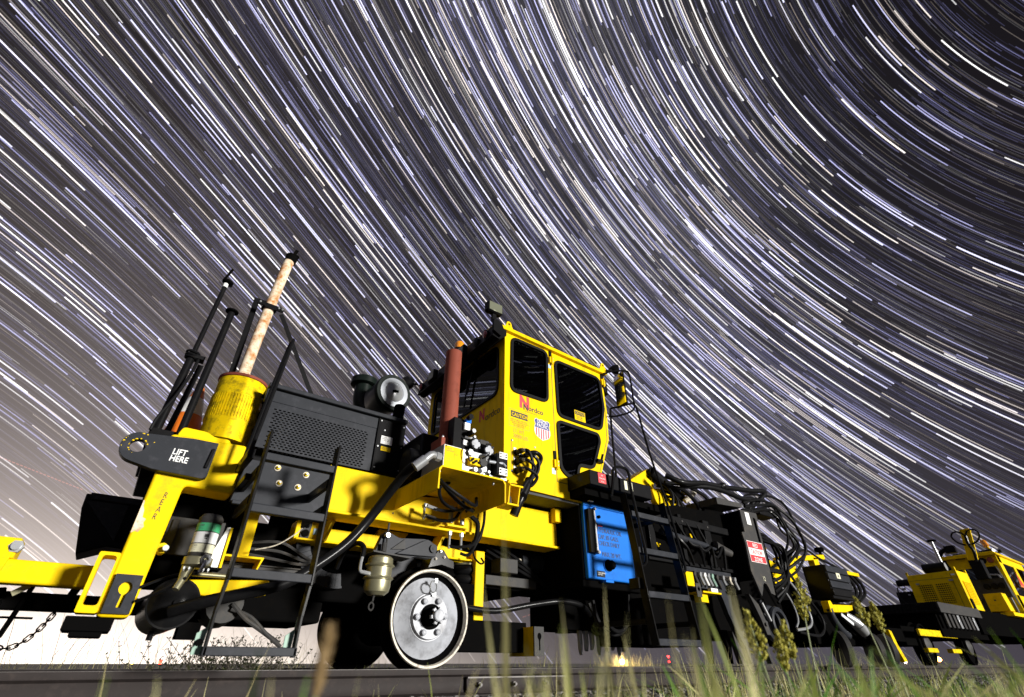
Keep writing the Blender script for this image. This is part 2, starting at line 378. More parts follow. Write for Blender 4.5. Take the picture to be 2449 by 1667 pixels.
for i in range(6):
    x = 2.43 + .163 * i
    if i % 2 == 0:
        MB().cyl((x, 3.663, -.098), (x, 3.636, -.098), .018, n=6).cyl((x, 3.64, -.098), (x, 3.615, -.098), .010, n=10).build('joint_bolt', RAILT, nr)
    else:
        MB().lathe((x, 3.663, -.098), (0, -1, 0), [(.021, 0), (.020, .008), (.012, .016), (.002, .018)], 14).build('joint_bolt', RAIL, nr)
def stones():
    b = MB(); g = random.Random(3)
    def one(x, y, z, s):
        n0 = len(b.v); k = 5; rings = []
        for zz_, rr in ((-.5, .6), (.1, 1.0), (.55, .6)):
            a0 = g.uniform(0, 6.28)
            rings.append([(x + math.cos(a0 + 6.283 * j / k) * s * rr * g.uniform(.7, 1.2), y + math.sin(a0 + 6.283 * j / k) * s * rr * g.uniform(.7, 1.2), z + s * zz_ * g.uniform(.7, 1.1)) for j in range(k)])
        b.loft(rings)
    for i in range(5200):
        x = 1.2 + g.random() ** 1.5 * 16; y = g.uniform(2.95, 3.62) if g.random() < .7 else g.uniform(3.78, 5.1)
        one(x, y, ground_z(x, y) + g.uniform(-.01, .035), g.uniform(.016, .038))
    tag(b.build('track_ballast', STONE, smooth=0), 'crushed stone ballast along the rail', kind='stuff')
stones()
# ------------------------------------------------------------------ the yellow track machine
T = thing('track_machine', 'large yellow and black rail tie machine with a glazed cab and blue tank', 'rail machine', (2.0, 4.45, 0))
def P(b, name, m, parent=None, bevel=.0, smooth=40, label=None): return b.build(name, m, parent or T, bevel, smooth, label)
def bolt(x, y, z, r, m=CHR, parent=None, name='bolt', h=.012, axis=(0, -1, 0)):
    a = Vector(axis); p = Vector((x, y, z))
    return P(MB().cyl(p, p + a * h, r, n=6).cyl(p, p + a * h * 1.7, r * .5, n=8), name, m, parent)
# --- rear post, lug and frame
post = P(MB().prism(rpoly([(-.03, .24), (.12, .24), (.14, .965), (.42, .955), (.42, 1.29), (-.03, 1.27)], .03), 3.60, 3.80), 'rear_post', YELD, bevel=.012)
P(MB().text('R\nE\nA\nR', .055, 3.5985, .873, .05, sx=.7, tilt=.1, spacing=.85), 'stencil_lettering', BLKT, post)
P(MB().prism([(-.028, .66), (-.012, .672), (.004, .668), (.022, .70), (.012, .722), (.018, .742), (-.002, .75), (-.008, .79), (-.018, .81), (-.022, .84), (-.029, .845)], 3.5975, 3.6), 'bare_patch', STK, post)
keyh = circ(.052, .378, .032, 18, .95)[:13] + [(.045, .345), (.042, .285), (.062, .283), (.066, .345)] + circ(.052, .378, .032, 18, .95)[15:]
P(MB().plate([(-.012, .445), (.112, .445), (.112, .255), (-.012, .255)], [keyh], 3.572, 3.5985), 'keyhole_plate', BLKP, post)
tip = [(-.165 + .088 * math.cos(math.radians(a)), 1.128 + .090 * math.sin(math.radians(a))) for a in range(80, 271, 12)]
lug = P(MB().plate(tip + [(-.05, 1.012), (.215, 1.005), (.238, 1.02), (.240, 1.245), (.10, 1.243)], [circ(-.168, 1.135, .041, 20)], 3.535, 3.598), 'lifting_lug', BLKP, bevel=.003, label='black lifting lug lettered LIFT HERE, chipped to yellow at its eye')
P(MB().text('LIFT\nHERE', .012, 3.5335, 1.122, .052, bold=.02, sx=.82, spacing=.82, tilt=.06), 'stencil_lettering', WHT, lug)
P(MB().prism(rpoly([(.205, 1.07), (.222, 1.07), (.232, 1.20), (.216, 1.20)], .006), 3.518, 3.54), 'weld_bar', BLK, lug, bevel=.004)
for a, r_ in [(rnd.uniform(15, 255), rnd.uniform(.002, .0065)) for _ in range(26)]:
    P(MB().prism([(-.165 + (.046 if r_ * 1e4 % 1 < .55 else .080) * math.cos(math.radians(a)) + r_ * q * rnd.uniform(.6, 1.4), 1.13 + (.046 if r_ * 1e4 % 1 < .55 else .081) * math.sin(math.radians(a)) + r_ * w_ * rnd.uniform(.5, 1.3)) for q, w_ in ((-1, -.3), (.1, -.8), (1, -.2), (.6, .6), (-.5, .7))], 3.5338, 3.536), 'chipped_paint', YELD, lug, smooth=0)
P(MB().plate(rpoly([(-.125, .255), (-.028, .255), (-.028, .552), (-.125, .552)], .012), [rpoly([(-.105, .290), (-.040, .290), (-.040, .535), (-.105, .535)], .018)], 3.60, 3.76), 'tow_loop', YELD, bevel=.003)
P(MB().box(-.15, .06, 3.64, 3.95, .175, .243).box(-.11, .03, 3.66, 3.9, .15, .178), 'jacking_block', DRK, bevel=.005)
P(MB().cyl((.165, 3.63, .595), (.165, 3.56, .595), .016, n=10), 'side_stud', CHR)
P(MB().cyl((.15, 3.7, .6), (.15, 3.61, .6), .028, n=12), 'stud_boss', YELD)
P(MB().prism(rpoly([(.00, 1.27), (.33, 1.27), (.30, 1.315), (.21, 1.31), (.16, 1.335), (.02, 1.335)], .02), 3.62, 3.86), 'post_cap', YELD, bevel=.008)
tb = P(MB().box(-1.5, -.12, 3.98, 4.12, .405, .525), 'tow_bar', YELD, bevel=.012)
P(MB().box(-1.5, -.505, 3.965, 4.135, .525, .63).prism([(-1.5, .63), (-.505, .63), (-.535, .40), (-1.5, .40)], 3.955, 3.977), 'tow_bar_plate', YELD, tb, bevel=.006)
P(MB().cyl((-.515, 3.93, .585), (-.515, 4.0, .585), .022, n=10).cyl((-.515, 3.95, .585), (-.515, 3.985, .585), .034, n=6), 'clamp_bolt', CHR, tb)
cp = P(MB().box(-.52, .2, 4.38, 4.50, .305, .40).cyl((-.52, 4.43, .34), (-.68, 4.43, .34), .085, .06, 14).box(-.9, -.6, 4.36, 4.5, .27, .39), 'drawbar', DRK, bevel=.006)
P(MB().cyl((-.40, 4.37, .43), (-.44, 4.37, .16), .014, n=8).cyl((-.50, 4.37, .262), (-.33, 4.37, .262), .007, n=6), 'coupling_pin', DRK, cp)
P(MB().bar((-.40, 4.2, .42), (-.46, 4.2, .37), .02, .03), 'pin_keeper', ZNC, cp)
# --- far rear box
fb = P(MB().prism([(-.41, 1.14), (.42, 1.14), (.42, .74), (-.15, .78), (-.31, .71), (-.40, 1.03)], 4.95, 5.3), 'counterweight_box', BLK, bevel=.01)
P(MB().prism([(-.395, 1.085), (-.12, 1.085), (-.12, .82)], 4.93, 4.951), 'gusset_plate', BLKP, fb)
P(MB().box(-.38, -.05, 4.93, 4.95, 1.10, 1.145), 'top_flange', BLKP, fb)
P(MB().box(-.02, .6, 4.0, 4.95, .85, 1.2).box(-.04, .02, 3.82, 5.0, .55, 1.3), 'rear_bulkhead', BLK)
P(MB().box(-.13, 1.6, 3.85, 5.1, 1.20, 1.33), 'deck_plate', BLK, bevel=.005)
P(MB().box(-.165, .45, 4.02, 5.0, 1.33, 1.43), 'rear_step', BLK, bevel=.005)
# --- muffler and stack
mu = P(MB().lathe((.295, 4.0, 1.40), (0, 0, 1), [(.165, 0), (.172, .02), (.172, .135), (.178, .15), (.178, .16), (.171, .162), (.171, .348), (.178, .35), (.178, .362), (.172, .37), (.172, .50), (.168, .515)], 40), 'muffler', YELW, smooth=35, label='dirty yellow muffler drum with a ribbed middle')
rib = MB()
for i in range(56):
    a = 6.28318 * i / 56; c_, s_ = math.cos(a), math.sin(a)
    rib.bar((.295 + .174 * c_, 4 + .174 * s_, 1.56), (.295 + .174 * c_, 4 + .174 * s_, 1.75), .011, .010, up=(c_, s_, 0))
rib.cyl((.295, 4, 1.555), (.295, 4, 1.755), .172, n=40)
P(rib, 'ribbed_band', YELW, mu)
P(MB().lathe((.295, 4.0, 1.90), (0, 0, 1), [(.170, 0), (.181, .004), (.181, .024), (.165, .028)], 40), 'muffler_rim', RED, mu)
P(MB().torus((.46, 3.915, 1.77), (0, -1, .1), .026, .008, 14, 6).box(.445, .475, 3.90, 3.93, 1.69, 1.745), 'latch_ring', STK, mu)
sk = P(MB().tube([(.270, 4.0, 1.92), (.276, 4.0, 2.3), (.292, 4.0, 2.8), (.310, 4.0, 3.2), (.322, 4.0, 3.30)], .045, 18, 4), 'exhaust_stack', STK)
P(MB().lathe((.272, 4, 2.00), (0, 0, 1), [(.047, 0), (.047, .01), (.046, .012)], 20).lathe((.272, 4, 2.06), (0, 0, 1), [(.0475, 0), (.0475, .006)], 20), 'stack_seam', STK, sk)
P(MB().cyl((.318, 4, 3.265), (.328, 4, 3.34), .052, .056, 18).lathe((.33, 4, 3.34), (-.15, -.25, 1), [(.058, 0), (.06, .012), (.02, .03)], 18).bar((.33, 4, 3.35), (.352, 4, 3.44), .012, .03), 'rain_cap', DRK, sk)
cl = P(MB().torus((.287, 4, 2.672), (0, 0, 1), .052, .012, 24, 6).box(.18, .245, 3.925, 3.942, 2.655, 2.70).box(.24, .40, 3.935, 3.951, 2.652, 2.695), 'stack_clamp', BLK)
for x, z in ((.20, 2.678), (.355, 2.674), (.385, 2.672)): bolt(x, 3.935, z, .009, CHR, cl)
P(MB().bar((.175, 4.08, 2.80), (.195, 4.08, 1.90), .045, .012, up=(0, 1, 0)), 'stack_brace', BLK)
P(MB().bar((.40, 4.05, 2.70), (.95, 4.1, 1.86), .035, .010, up=(0, 1, 0)), 'stack_brace', BLK)
# --- poles behind the muffler
ap = P(MB().tube([(-.13, 4.1, 1.40), (-.120, 4.1, 1.75), (-.11, 4.1, 2.12)], .028, 12, 3).tube([(-.11, 4.1, 2.1), (-.092, 4.1, 2.83)], .019, 10, 1), 'antenna_mast', BLK)
P(MB().cyl((-.093, 4.1, 2.805), (-.092, 4.1, 2.845), .020, n=10), 'white_band', WHT, ap)
P(MB().lathe((-.088, 4.1, 2.845), (.15, 0, 1), [(.03, 0), (.045, .012), (.045, .03), (.012, .036)], 14).bar((-.12, 4.1, 2.88), (-.088, 4.1, 3.02), .008, .02).bar((-.07, 4.1, 2.88), (-.05, 4.1, 2.83), .01, .02), 'mast_head', DRK, ap)
P(MB().torus((-.11, 4.1, 2.105), (.1, 0, 1), .045, .010, 18, 6).torus((-.112, 4.1, 2.08), (.1, 0, 1), .042, .009, 18, 6).torus((-.113, 4.1, 2.06), (.1, 0, 1), .04, .008, 18, 6).box(-.11, -.02, 4.06, 4.14, 2.055, 2.085), 'cable_coil', RUB, ap)
P(MB().tube([(-.06, 4.08, 2.06), (-.07, 4.05, 1.9), (-.10, 4.02, 1.7), (-.15, 4.0, 1.5), (-.16, 4.0, 1.40)], .012, 8), 'mast_cable', RUB, ap)
P(MB().bar((-.03, 4.2, 2.07), (-.07, 4.2, 1.40), .04, .015, up=(0, 1, 0)), 'mast_strut', BLK)
sp = P(MB().tube([(.015, 4.0, 1.40), (.03, 4.0, 2.52)], .026, 12, 1), 'stand_pipe', BLK)
P(MB().lathe((.03, 4.0, 2.515), (0, 0, 1), [(.03, 0), (.05, .008), (.05, .02), (.02, .026)], 18), 'pipe_cap', DRK, sp)
# --- engine hood
P(MB().box(.46, 1.575, 3.76, 5.05, 1.33, 1.80), 'engine_core', DRK)
hood = P(MB().prism([(.44, 1.80), (1.60, 1.80), (1.60, 1.835), (.44, 1.835)], 3.66, 5.12).prismx([(3.70, 1.70), (3.70, 1.80), (3.76, 1.80), (3.76, 1.70)], .44, 1.35), 'engine_hood', BLKP, bevel=.006)
holes = []
for r_ in range(17):
    for c_ in range(24):
        x = .535 + c_ * .0325 + (r_ % 2) * .0162; z = 1.355 + r_ * .0182
        if x < 1.28: holes.append([(x - .0115, z), (x - .008, z + .0052), (x + .008, z + .0052), (x + .0115, z), (x + .008, z - .0052), (x - .008, z - .0052)])
gr = P(MB().plate([(.46, 1.335), (1.345, 1.335), (1.345, 1.70), (.46, 1.70)], holes, 3.703, 3.708), 'perforated_screen', BLKP, hood, smooth=0)
P(MB().box(.60, .64, 3.75, 3.77, 1.36, 1.68).box(.66, .665, 3.74, 3.76, 1.36, 1.68), 'radiator_tube', GRYP, hood)
ep = P(MB().box(1.345, 1.60, 3.695, 3.76, 1.335, 1.80).box(1.345, 1.36, 3.685, 3.70, 1.335, 1.80), 'hood_end_panel', BLK, hood, bevel=.004)
P(MB().box(1.39, 1.49, 3.692, 3.6955, 1.58, 1.65), 'data_label', WHT, hood)
P(MB().box(1.40, 1.485, 3.692, 3.6955, 1.52, 1.557), 'yellow_label', YEL, hood)
P(MB().text('DIESEL FUEL\nONLY', 1.404, 3.6915, 1.543, .012), 'label_lettering', BLKT, hood)
P(MB().text('MODEL\nSERIAL NO.\nRATED HP', 1.395, 3.6915, 1.634, .014), 'label_lettering', BLKT, hood)
for x, z in ((1.37, 1.78), (1.58, 1.77), (1.58, 1.38), (1.37, 1.37), (1.41, 1.70), (1.58, 1.58), (1.37, 1.55)): bolt(x, 3.695, z, .007, CHR, hood, h=.006)
P(MB().cyl((1.52, 3.72, 1.835), (1.54, 3.75, 1.98), .05, .05, 14), 'cleaner_neck', DRK)
ac = P(MB().lathe((1.50, 3.84, 2.16), (-.10, 1, .02), [(.175, 0), (.182, .01), (.182, .05), (.165, .06), (.160, .28), (.12, .36)], 36), 'air_cleaner', DGRN, label='dark green air cleaner canister with a bright end cap')
fa = (.10, -1, -.02)
P(MB().lathe((1.50, 3.843, 2.16), fa, [(.142, 0), (.142, .006), (.098, .010), (.092, .004), (.004, -.012)], 36), 'end_cap', ALU, ac)
P(MB().lathe((1.50, 3.843, 2.16), fa, [(.092, .004), (.088, .008), (.010, .022), (.010, .028)], 30), 'cap_cone', CHR, ac)
P(MB().bar((1.475, 3.812, 2.155), (1.53, 3.812, 2.165), .014, .02).cyl((1.502, 3.83, 2.16), (1.503, 3.80, 2.16), .010, n=8), 'wing_nut', DRK, ac)
sn = P(MB().tube([(1.50, 4.15, 2.14), (1.42, 4.26, 2.12), (1.36, 4.30, 2.20), (1.35, 4.30, 2.38)], .085, 18, 5), 'intake_snorkel', DGRN)
P(MB().lathe((1.35, 4.3, 2.375), (0, 0, 1), [(.11, 0), (.13, .008), (.13, .07), (.11, .085), (.02, .092)], 26), 'intake_cap', DGRN, sn)
# --- bolted plate, ladder, hand rail
pl = P(MB().prism([(.52, .91), (1.03, .91), (1.00, 1.21), (.44, 1.19), (.41, .905)], 3.55, 3.602).box(.42, 1.03, 3.525, 3.56, .885, .91), 'mounting_plate', BLKP, bevel=.004)
for x, z in ((.635, 1.165), (.83, 1.155), (.67, 1.065), (.795, 1.06)):
    w_ = P(MB().cyl((x, 3.552, z), (x, 3.545, z), .022, n=20), 'washer', RUST, pl)
    bolt(x, 3.545, z, .014, YELD, pl, h=.016)
    P(MB().cyl((x, 3.528, z), (x, 3.515, z), .007, n=8), 'stud', CHR, pl)
lad = P(MB().bar((.462, 3.10, .40), (.462, 3.10, 1.23), .014, .09, up=(0, 1, 0)).bar((.885, 3.10, .40), (.885, 3.10, 1.23), .014, .09, up=(0, 1, 0)), 'rear_ladder', BLK, bevel=.003)
for z in (1.07, .77, .435): P(MB().box(.468, .879, 3.065, 3.135, z - .016, z + .016).box(.468, .879, 3.06, 3.066, z - .022, z + .022), 'rung', BLKP, lad, bevel=.003)
for x in (.462, .885):
    for z in (1.0, .83): P(MB().box(x - .012, x + .012, 3.14, 3.55, z - .03, z + .03), 'standoff', BLK, lad, bevel=.004)
    P(MB().bar((x, 3.10, .42), (x - .012, 3.10, .25), .012, .07, up=(0, 1, 0)).bar((x - .012, 3.10, .26), (x - .01, 3.10, .06), .010, .06, up=(0, 1, 0)), 'hinged_strap', RUB, lad)
    P(MB().prism([(x - .06, .07), (x - .02, .07), (x - .012, .30), (x - .02, .19), (x - .06, .16)], 3.13, 3.14), 'strap_backing', PGRN, lad)
P(MB().box(.44, .885, 3.07, 3.13, .065, .105), 'bottom_rung', BLKP, lad, bevel=.004)
P(MB().cyl((.415, 3.09, .12), (.415, 3.06, .12), .016, n=10), 'strap_bolt', DRK, lad)
P(MB().tube([(.40, 3.25, 1.12), (.425, 3.25, 1.55), (.448, 3.25, 1.95), (.452, 3.27, 2.01), (.455, 3.33, 2.03), (.455, 3.40, 2.0), (.448, 3.41, 1.9), (.42, 3.42, 1.5), (.40, 3.43, 1.12)], .013, 8, 3), 'grab_rail', BLK)
P(MB().box(.39, .43, 3.25, 3.60, 1.10, 1.16).box(.42, .46, 3.3, 3.58, .98, 1.02), 'rail_foot', BLK)
# --- main frame beam
bm_ = P(MB().prism([(1.0, .955), (3.24, .955), (3.24, 1.27), (2.15, 1.262), (2.05, 1.21), (1.66, 1.165), (1.57, 1.215), (1.53, 1.285), (1.0, 1.285)], 3.60, 3.70), 'frame_beam', YEL, bevel=.006)
P(MB().box(1.0, 3.245, 3.565, 3.80, .935, .956), 'bottom_flange', YEL, bm_, bevel=.006)
P(MB().box(1.0, 3.2, 4.9, 5.3, .9, 1.3).box(1.6, 3.3, 3.71, 4.9, 1.14, 1.20), 'inner_frame', DRK)
for x, z in ((1.585, 1.20), (1.63, 1.155), (1.545, 1.01), (1.9, 1.0)): P(MB().cyl((x, 3.601, z), (x, 3.5985, z), .007, n=10), 'bolt_hole', BLKT, bm_)
P(MB().prism([(1.15, .985), (1.175, .985), (1.125, .78), (1.10, .78)], 3.75, 3.9), 'frame_gusset', YEL)
P(MB().prism([(2.07, .94), (2.095, .94), (2.03, .80), (2.005, .80)], 3.72, 3.88), 'frame_gusset', YEL)
P(MB().box(3.17, 3.25, 3.53, 3.60, 1.17, 1.30).box(3.16, 3.30, 3.5, 3.62, 1.30, 1.315), 'end_bracket', YEL, bevel=.003)
P(MB().box(2.325, 2.335, 3.595, 3.6, 1.0, 1.20), 'seam_strip', BLKT, bm_)
# --- suspended bogie frame
bg_ = P(MB().prism([(.93, .785), (1.70, .80), (2.50, .77), (2.50, .86), (2.1, .90), (1.7, .90), (1.18, .90), (1.09, .93), (.93, .93)], 3.90, 4.05).box(.93, 2.5, 3.84, 4.05, .785, .80), 'bogie_frame', YEL, bevel=.006)
P(MB().prism(rpoly([(.965, .80), (1.03, .80), (1.04, .925), (.975, .92)], .02), 3.885, 3.90), 'keyhole_tag', GRYP, bg_)
P(MB().cyl((1.0, 3.886, .84), (1.0, 3.872, .84), .026, n=14).cyl((1.005, 3.886, .89), (1.005, 3.876, .89), .014, n=8), 'tag_boss', DRK, bg_)
P(MB().box(1.06, 1.10, 3.893, 3.897, .84, .885), 'small_label', SKYP, bg_)
P(MB().box(2.455, 2.55, 3.80, 3.92, .33, .87), 'bogie_leg', YEL, bg_, bevel=.008)
P(MB().prism([(1.55, .86), (1.80, .88), (1.86, .96), (1.60, .96)], 3.95, 4.0), 'bogie_gusset', YEL, bg_)
P(MB().box(.57, .65, 3.80, 3.90, .62, .92), 'rear_leg', YEL, bevel=.006)
P(MB().prism([(.46, .625), (.74, .625), (.715, .545), (.705, .545), (.722, .612), (.50, .612), (.46, .545), (.45, .545)], 3.74, 3.95), 'foot_channel', YEL, bevel=.003)
P(MB().prism([(.27, .395), (.30, .465), (.82, .50), (.82, .41), (.50, .385)], 3.80, 3.96), 'axle_beam', YEL, bevel=.006)
P(MB().cyl((.36, 3.78, .50), (.56, 3.78, .50), .014, n=10), 'cross_rod', ZNC)
gd_ = MB(); A0, A1 = math.radians(176), math.radians(282)
for i in range(12):
    a, b2 = A0 + (A1 - A0) * i / 12, A0 + (A1 - A0) * (i + .94) / 12
    gd_.prism([(1.30 + r * math.cos(t), .83 + r * math.sin(t)) for r, t in ((.23, a), (.325, a), (.325, b2), (.23, b2))], 3.96, 3.99)
gd_.prism([(1.30 + .33 * math.cos(A0 + (A1 - A0) * i / 20), .83 + .33 * math.sin(A0 + (A1 - A0) * i / 20)) for i in range(21)] + [(1.30 + .315 * math.cos(A0 + (A1 - A0) * (20 - i) / 20), .83 + .315 * math.sin(A0 + (A1 - A0) * (20 - i) / 20)) for i in range(21)], 3.955, 4.1)
P(gd_, 'drive_guard', BLKP)
P(MB().cyl((1.3, 4.02, .83), (1.3, 4.3, .83), .21, n=28), 'drive_drum', DRK)
P(MB().box(.50, 1.3, 4.1, 4.9, .28, .92).box(1.2, 2.3, 4.05, 4.95, .42, .95).box(2.2, 3.32, 3.95, 4.9, .60, 1.15).box(.35, .7, 4.3, 4.9, .42, .9).box(.12, .5, 3.95, 4.9, .5, 1.2), 'drive_train', DRK, bevel=.02)
P(MB().cyl((.62, 3.95, .36), (.62, 4.2, .36), .11, .13, 20).tube([(.66, 3.93, .36), (.75, 3.9, .28), (.86, 3.9, .22), (1.0, 3.95, .15)], .014).tube([(.66, 3.93, .33), (.78, 3.9, .29), (.90, 3.9, .20), (1.02, 3.95, .13)], .012), 'steering_motor', GRYP)
P(MB().cyl((.31, 3.72, .33), (.31, 4.5, .33), .135, n=28).lathe((.31, 3.72, .33), (0, -1, 0), [(.125, 0), (.08, .025), (.02, .03)], 28).cyl((.32, 3.70, .33), (.32, 3.67, .33), .016, n=8).cyl((.27, 4.0, .20), (.27, 4.0, .15), .016, n=8), 'air_tank', BLK)
P(MB().box(.40, .52, 3.95, 4.1, .16, .25), 'tank_bracket', DRK)
P(MB().tube([(.12, 3.55, .315), (.22, 3.45, .37), (.30, 3.4, .43)], .009).tube([(.10, 3.6, .38), (.25, 3.6, .46), (.36, 3.5, .47)], .008), 'brake_line', RUB)
# --- air dryer canister
ad = P(MB().lathe((.335, 3.45, .545), (0, 0, 1), [(.058, 0), (.062, .01), (.062, .19), (.064, .20), (.064, .215), (.050, .235), (.004, .243)], 30), 'air_dryer', GRYP, label='steel air dryer canister with green and white labels')
P(MB().lathe((.335, 3.45, .68), (0, 0, 1), [(.0632, 0), (.0632, .045)], 30, False), 'green_band', GRNP, ad)
P(MB().lathe((.335, 3.45, .615), (0, 0, 1), [(.0630, 0), (.0630, .060)], 30, False), 'white_label', WHT, ad)
P(MB().lathe((.335, 3.45, .565), (0, 0, 1), [(.0632, 0), (.0632, .045)], 30, False), 'caution_label', IVO, ad)
P(MB().text('CAUTION', .285, 3.398, .595, .013).text('- - - - - - - -\n- - - - - - -', .29, 3.396, .583, .010), 'label_lettering', BLKT, ad)
P(MB().text('AIR DRYER', .283, 3.396, .705, .016).text('----------', .285, 3.396, .690, .014), 'label_lettering', BLKT, ad)
P(MB().box(.322, .342, 3.384, 3.3865, .645, .662).box(.325, .338, 3.384, 3.3865, .636, .641), 'label_code', BLKT, ad)
P(MB().lathe((.335, 3.45, .49), (0, 0, 1), [(.055, 0), (.075, .01), (.075, .05), (.06, .056)], 24).cyl((.30, 3.45, .5), (.29, 3.45, .42), .035, .022, 12).cyl((.29, 3.42, .43), (.27, 3.40, .37), .02, .018, 10), 'dryer_base', ZNC, ad)
P(MB().torus((.365, 3.372, .525), (.1, -1, 0), .020, .009, 18, 8).tube([(.365, 3.37, .52), (.36, 3.35, .49), (.35, 3.36, .46)], .010), 'hose_fitting', CHR, ad)
for x in (.275, .30, .37, .395): bolt(x, 3.40, .485, .007, CHR, ad, axis=(0, 0, -1))
P(MB().prism([(.44, .735), (.458, .735), (.45, .50), (.375, .505)], 3.495, 3.505), 'dryer_bracket', WHT, bevel=.002)
P(MB().box(.456, .468, 3.48, 3.62, .50, .73), 'bracket_flange', YEL)
P(MB().prism([(.36, .50), (.47, .50), (.46, .485), (.37, .487)], 3.44, 3.52), 'bracket_foot', DRK)
# --- suction hose
P(MB().tube([(1.47, 3.0, 1.245), (1.415, 3.12, 1.195), (1.365, 3.28, 1.07), (1.295, 3.38, .91), (1.17, 3.40, .725), (1.01, 3.40, .575), (.83, 3.40, .445), (.62, 3.42, .375), (.45, 3.48, .33), (.3, 3.6, .28)], .033, 14, 5), 'suction_hose', RUB, label='thick black hose running down from the valve block to the axle')
P(MB().cyl((1.60, 3.02, 1.30), (1.555, 3.01, 1.30), .035, n=8).tube([(1.56, 3.01, 1.30), (1.52, 3.0, 1.295), (1.47, 3.0, 1.245)], .028, 12).cyl((1.48, 3.0, 1.255), (1.415, 3.03, 1.19), .037, n=14), 'hose_coupling', CHR)

# --- dim fittings under the frame
P(MB().box(.48, 1.16, 3.93, 3.97, .52, .60).box(.48, 1.16, 3.91, 3.97, .595, .605), 'cross_channel', GRYP, bevel=.004)
P(MB().box(.14, .46, 3.80, 3.84, .60, .82).box(.16, .20, 3.78, 3.80, .62, .80), 'battery_tray', GRYP, bevel=.004)
for i, z in enumerate((.74, .70, .665)): P(MB().tube([(.66, 3.92, z), (.85, 3.90, z + .02 - .02 * i), (1.0, 3.93, z - .03), (1.12, 3.95, z - .08 + .03 * i)], .010, 6), 'copper_pipe', GRYP)
P(MB().tube([(.66, 3.7, .66), (.78, 3.68, .70), (.88, 3.66, .78), (.93, 3.7, .84)], .004, 5), 'loose_wire', RUST)
for x in (.70, .80, .90, 1.02): P(MB().cyl((x, 3.93, .56), (x, 3.915, .56), .012, n=6), 'channel_bolt', CHR)
P(MB().cyl((1.75, 3.9, .56), (2.3, 3.9, .56), .05, n=16).box(1.7, 1.78, 3.85, 3.95, .5, .62), 'drive_shaft', GRYP)
P(MB().box(2.62, 3.2, 3.88, 3.95, .62, .70), 'side_rail', GRYP, bevel=.004)
for i in range(3): P(MB().tube([(2.6, 3.86, .98 - .04 * i), (2.85, 3.85, .90 - .05 * i), (3.1, 3.86, .78 - .03 * i), (3.3, 3.88, .66)], .014, 7), 'frame_hose', RUB)
P(MB().box(2.72, 2.92, 3.80, 3.95, .72, .84), 'valve_box', GRYP, bevel=.006)
# --- wheels
def wheel(x, y, s, brake=True):
    """railway wheel: s = -1 faces the camera side"""
    w_ = P(MB().lathe((x, y, .33), (0, s, 0), [(.22, -.145), (.36, -.145), (.362, -.12), (.345, -.105), (.334, -.095), (.330, -.01), (.24, -.10)], 56), 'wheel', DRK, smooth=25)
    P(MB().lathe((x, y, .33), (0, s, 0), [(.331, -.008), (.326, .006), (.313, .006), (.308, -.004), (.304, -.09), (.331, -.09)], 56, False), 'rim', RUST, w_)
    P(MB().lathe((x, y, .33), (0, s, 0), [(.312, -.10), (.306, -.082), (.275, -.068), (.168, -.040), (.160, -.030)], 56), 'disc', STL, w_)
    P(MB().lathe((x, y, .33), (0, s, 0), [(.160, -.045), (.158, -.034), (.154, -.040), (.150, -.012), (.146, -.004), (.02, -.004)], 40), 'hub_plate', STL, w_)
    for i in range(6):
        a = math.radians(60 * i + 3); bx, bz = x + .118 * math.cos(a), .33 + .118 * math.sin(a)
        q = P(MB().lathe((bx, y + s * .001, bz), (0, s, 0), [(.024, 0), (.024, .004), (.019, .006), (.019, .022), (.010, .026)], 12), 'hub_bolt', STL, w_)
    P(MB().lathe((x, y, .33), (0, s, 0), [(.085, -.004), (.085, .01), (.062, .02), (.060, .085), (.055, .09)], 28), 'hub_sleeve', DRK, w_)
    nut = MB().lathe((x, y, .33), (0, s, 0), [(.040, .088), (.040, .13), (.034, .134), (.006, .131)], 24)
    for i in range(6):
        a = math.radians(60 * i + 10); c_, s_ = math.cos(a), math.sin(a)
        nut.bar((x + .040 * c_, y + s * .098, .33 + .040 * s_), (x + .057 * c_, y + s * .098, .33 + .057 * s_), .022, .034, up=(0, 1, 0))
    P(nut, 'castle_nut', STL, w_)
    P(MB().torus((x - .01, y - .012 * -s - .01, .33 + .20), (.3, s, .1), .040, .006, 22, 6, .9).box(x - .006, x + .016, y - .034, y - .026, .33 + .228, .33 + .258).box(x - .008, x + .018, y - .016, y - .006, .33 + .135, .33 + .165), 'lifting_ring', CHR, w_)
    return w_
wheel(1.985, 3.665, -1); wheel(1.985, 5.255, 1)
for x in (1.985,): P(MB().lathe((x, 3.75, .33), (0, 1, 0), [(.05, 0), (.05, .40), (.17, .42), (.17, .95), (.05, .97), (.05, 1.42)], 20), 'axle', DRK)
# brake gear
bc = P(MB().lathe((1.435, 3.45, .415), (0, 0, 1), [(.005, 0), (.055, .004), (.080, .025), (.088, .055), (.088, .095), (.096, .10), (.096, .115), (.086, .12), (.086, .175), (.095, .18), (.095, .195), (.088, .20), (.086, .235), (.070, .248), (.005, .25)], 32), 'brake_chamber', ZNC, smooth=30, label='olive zinc brake chamber hanging beside the near wheel')
P(MB().torus((1.435, 3.45, .523), (0, 0, 1), .096, .007, 30, 6).torus((1.435, 3.45, .603), (0, 0, 1), .095, .007, 30, 6), 'clamp_band', ZNC, bc)
P(MB().torus((1.40, 3.42, .35), (.4, 1, 0), .022, .007, 16, 6, .7).cyl((1.41, 3.43, .38), (1.415, 3.43, .42), .006, n=6), 'release_ring', GRYP, bc)
P(MB().cyl((1.36, 3.42, .545), (1.31, 3.41, .548), .013, n=8).tube([(1.315, 3.41, .548), (1.285, 3.41, .555), (1.28, 3.41, .60), (1.285, 3.41, .645)], .012, 8), 'elbow_fitting', CHR, bc)
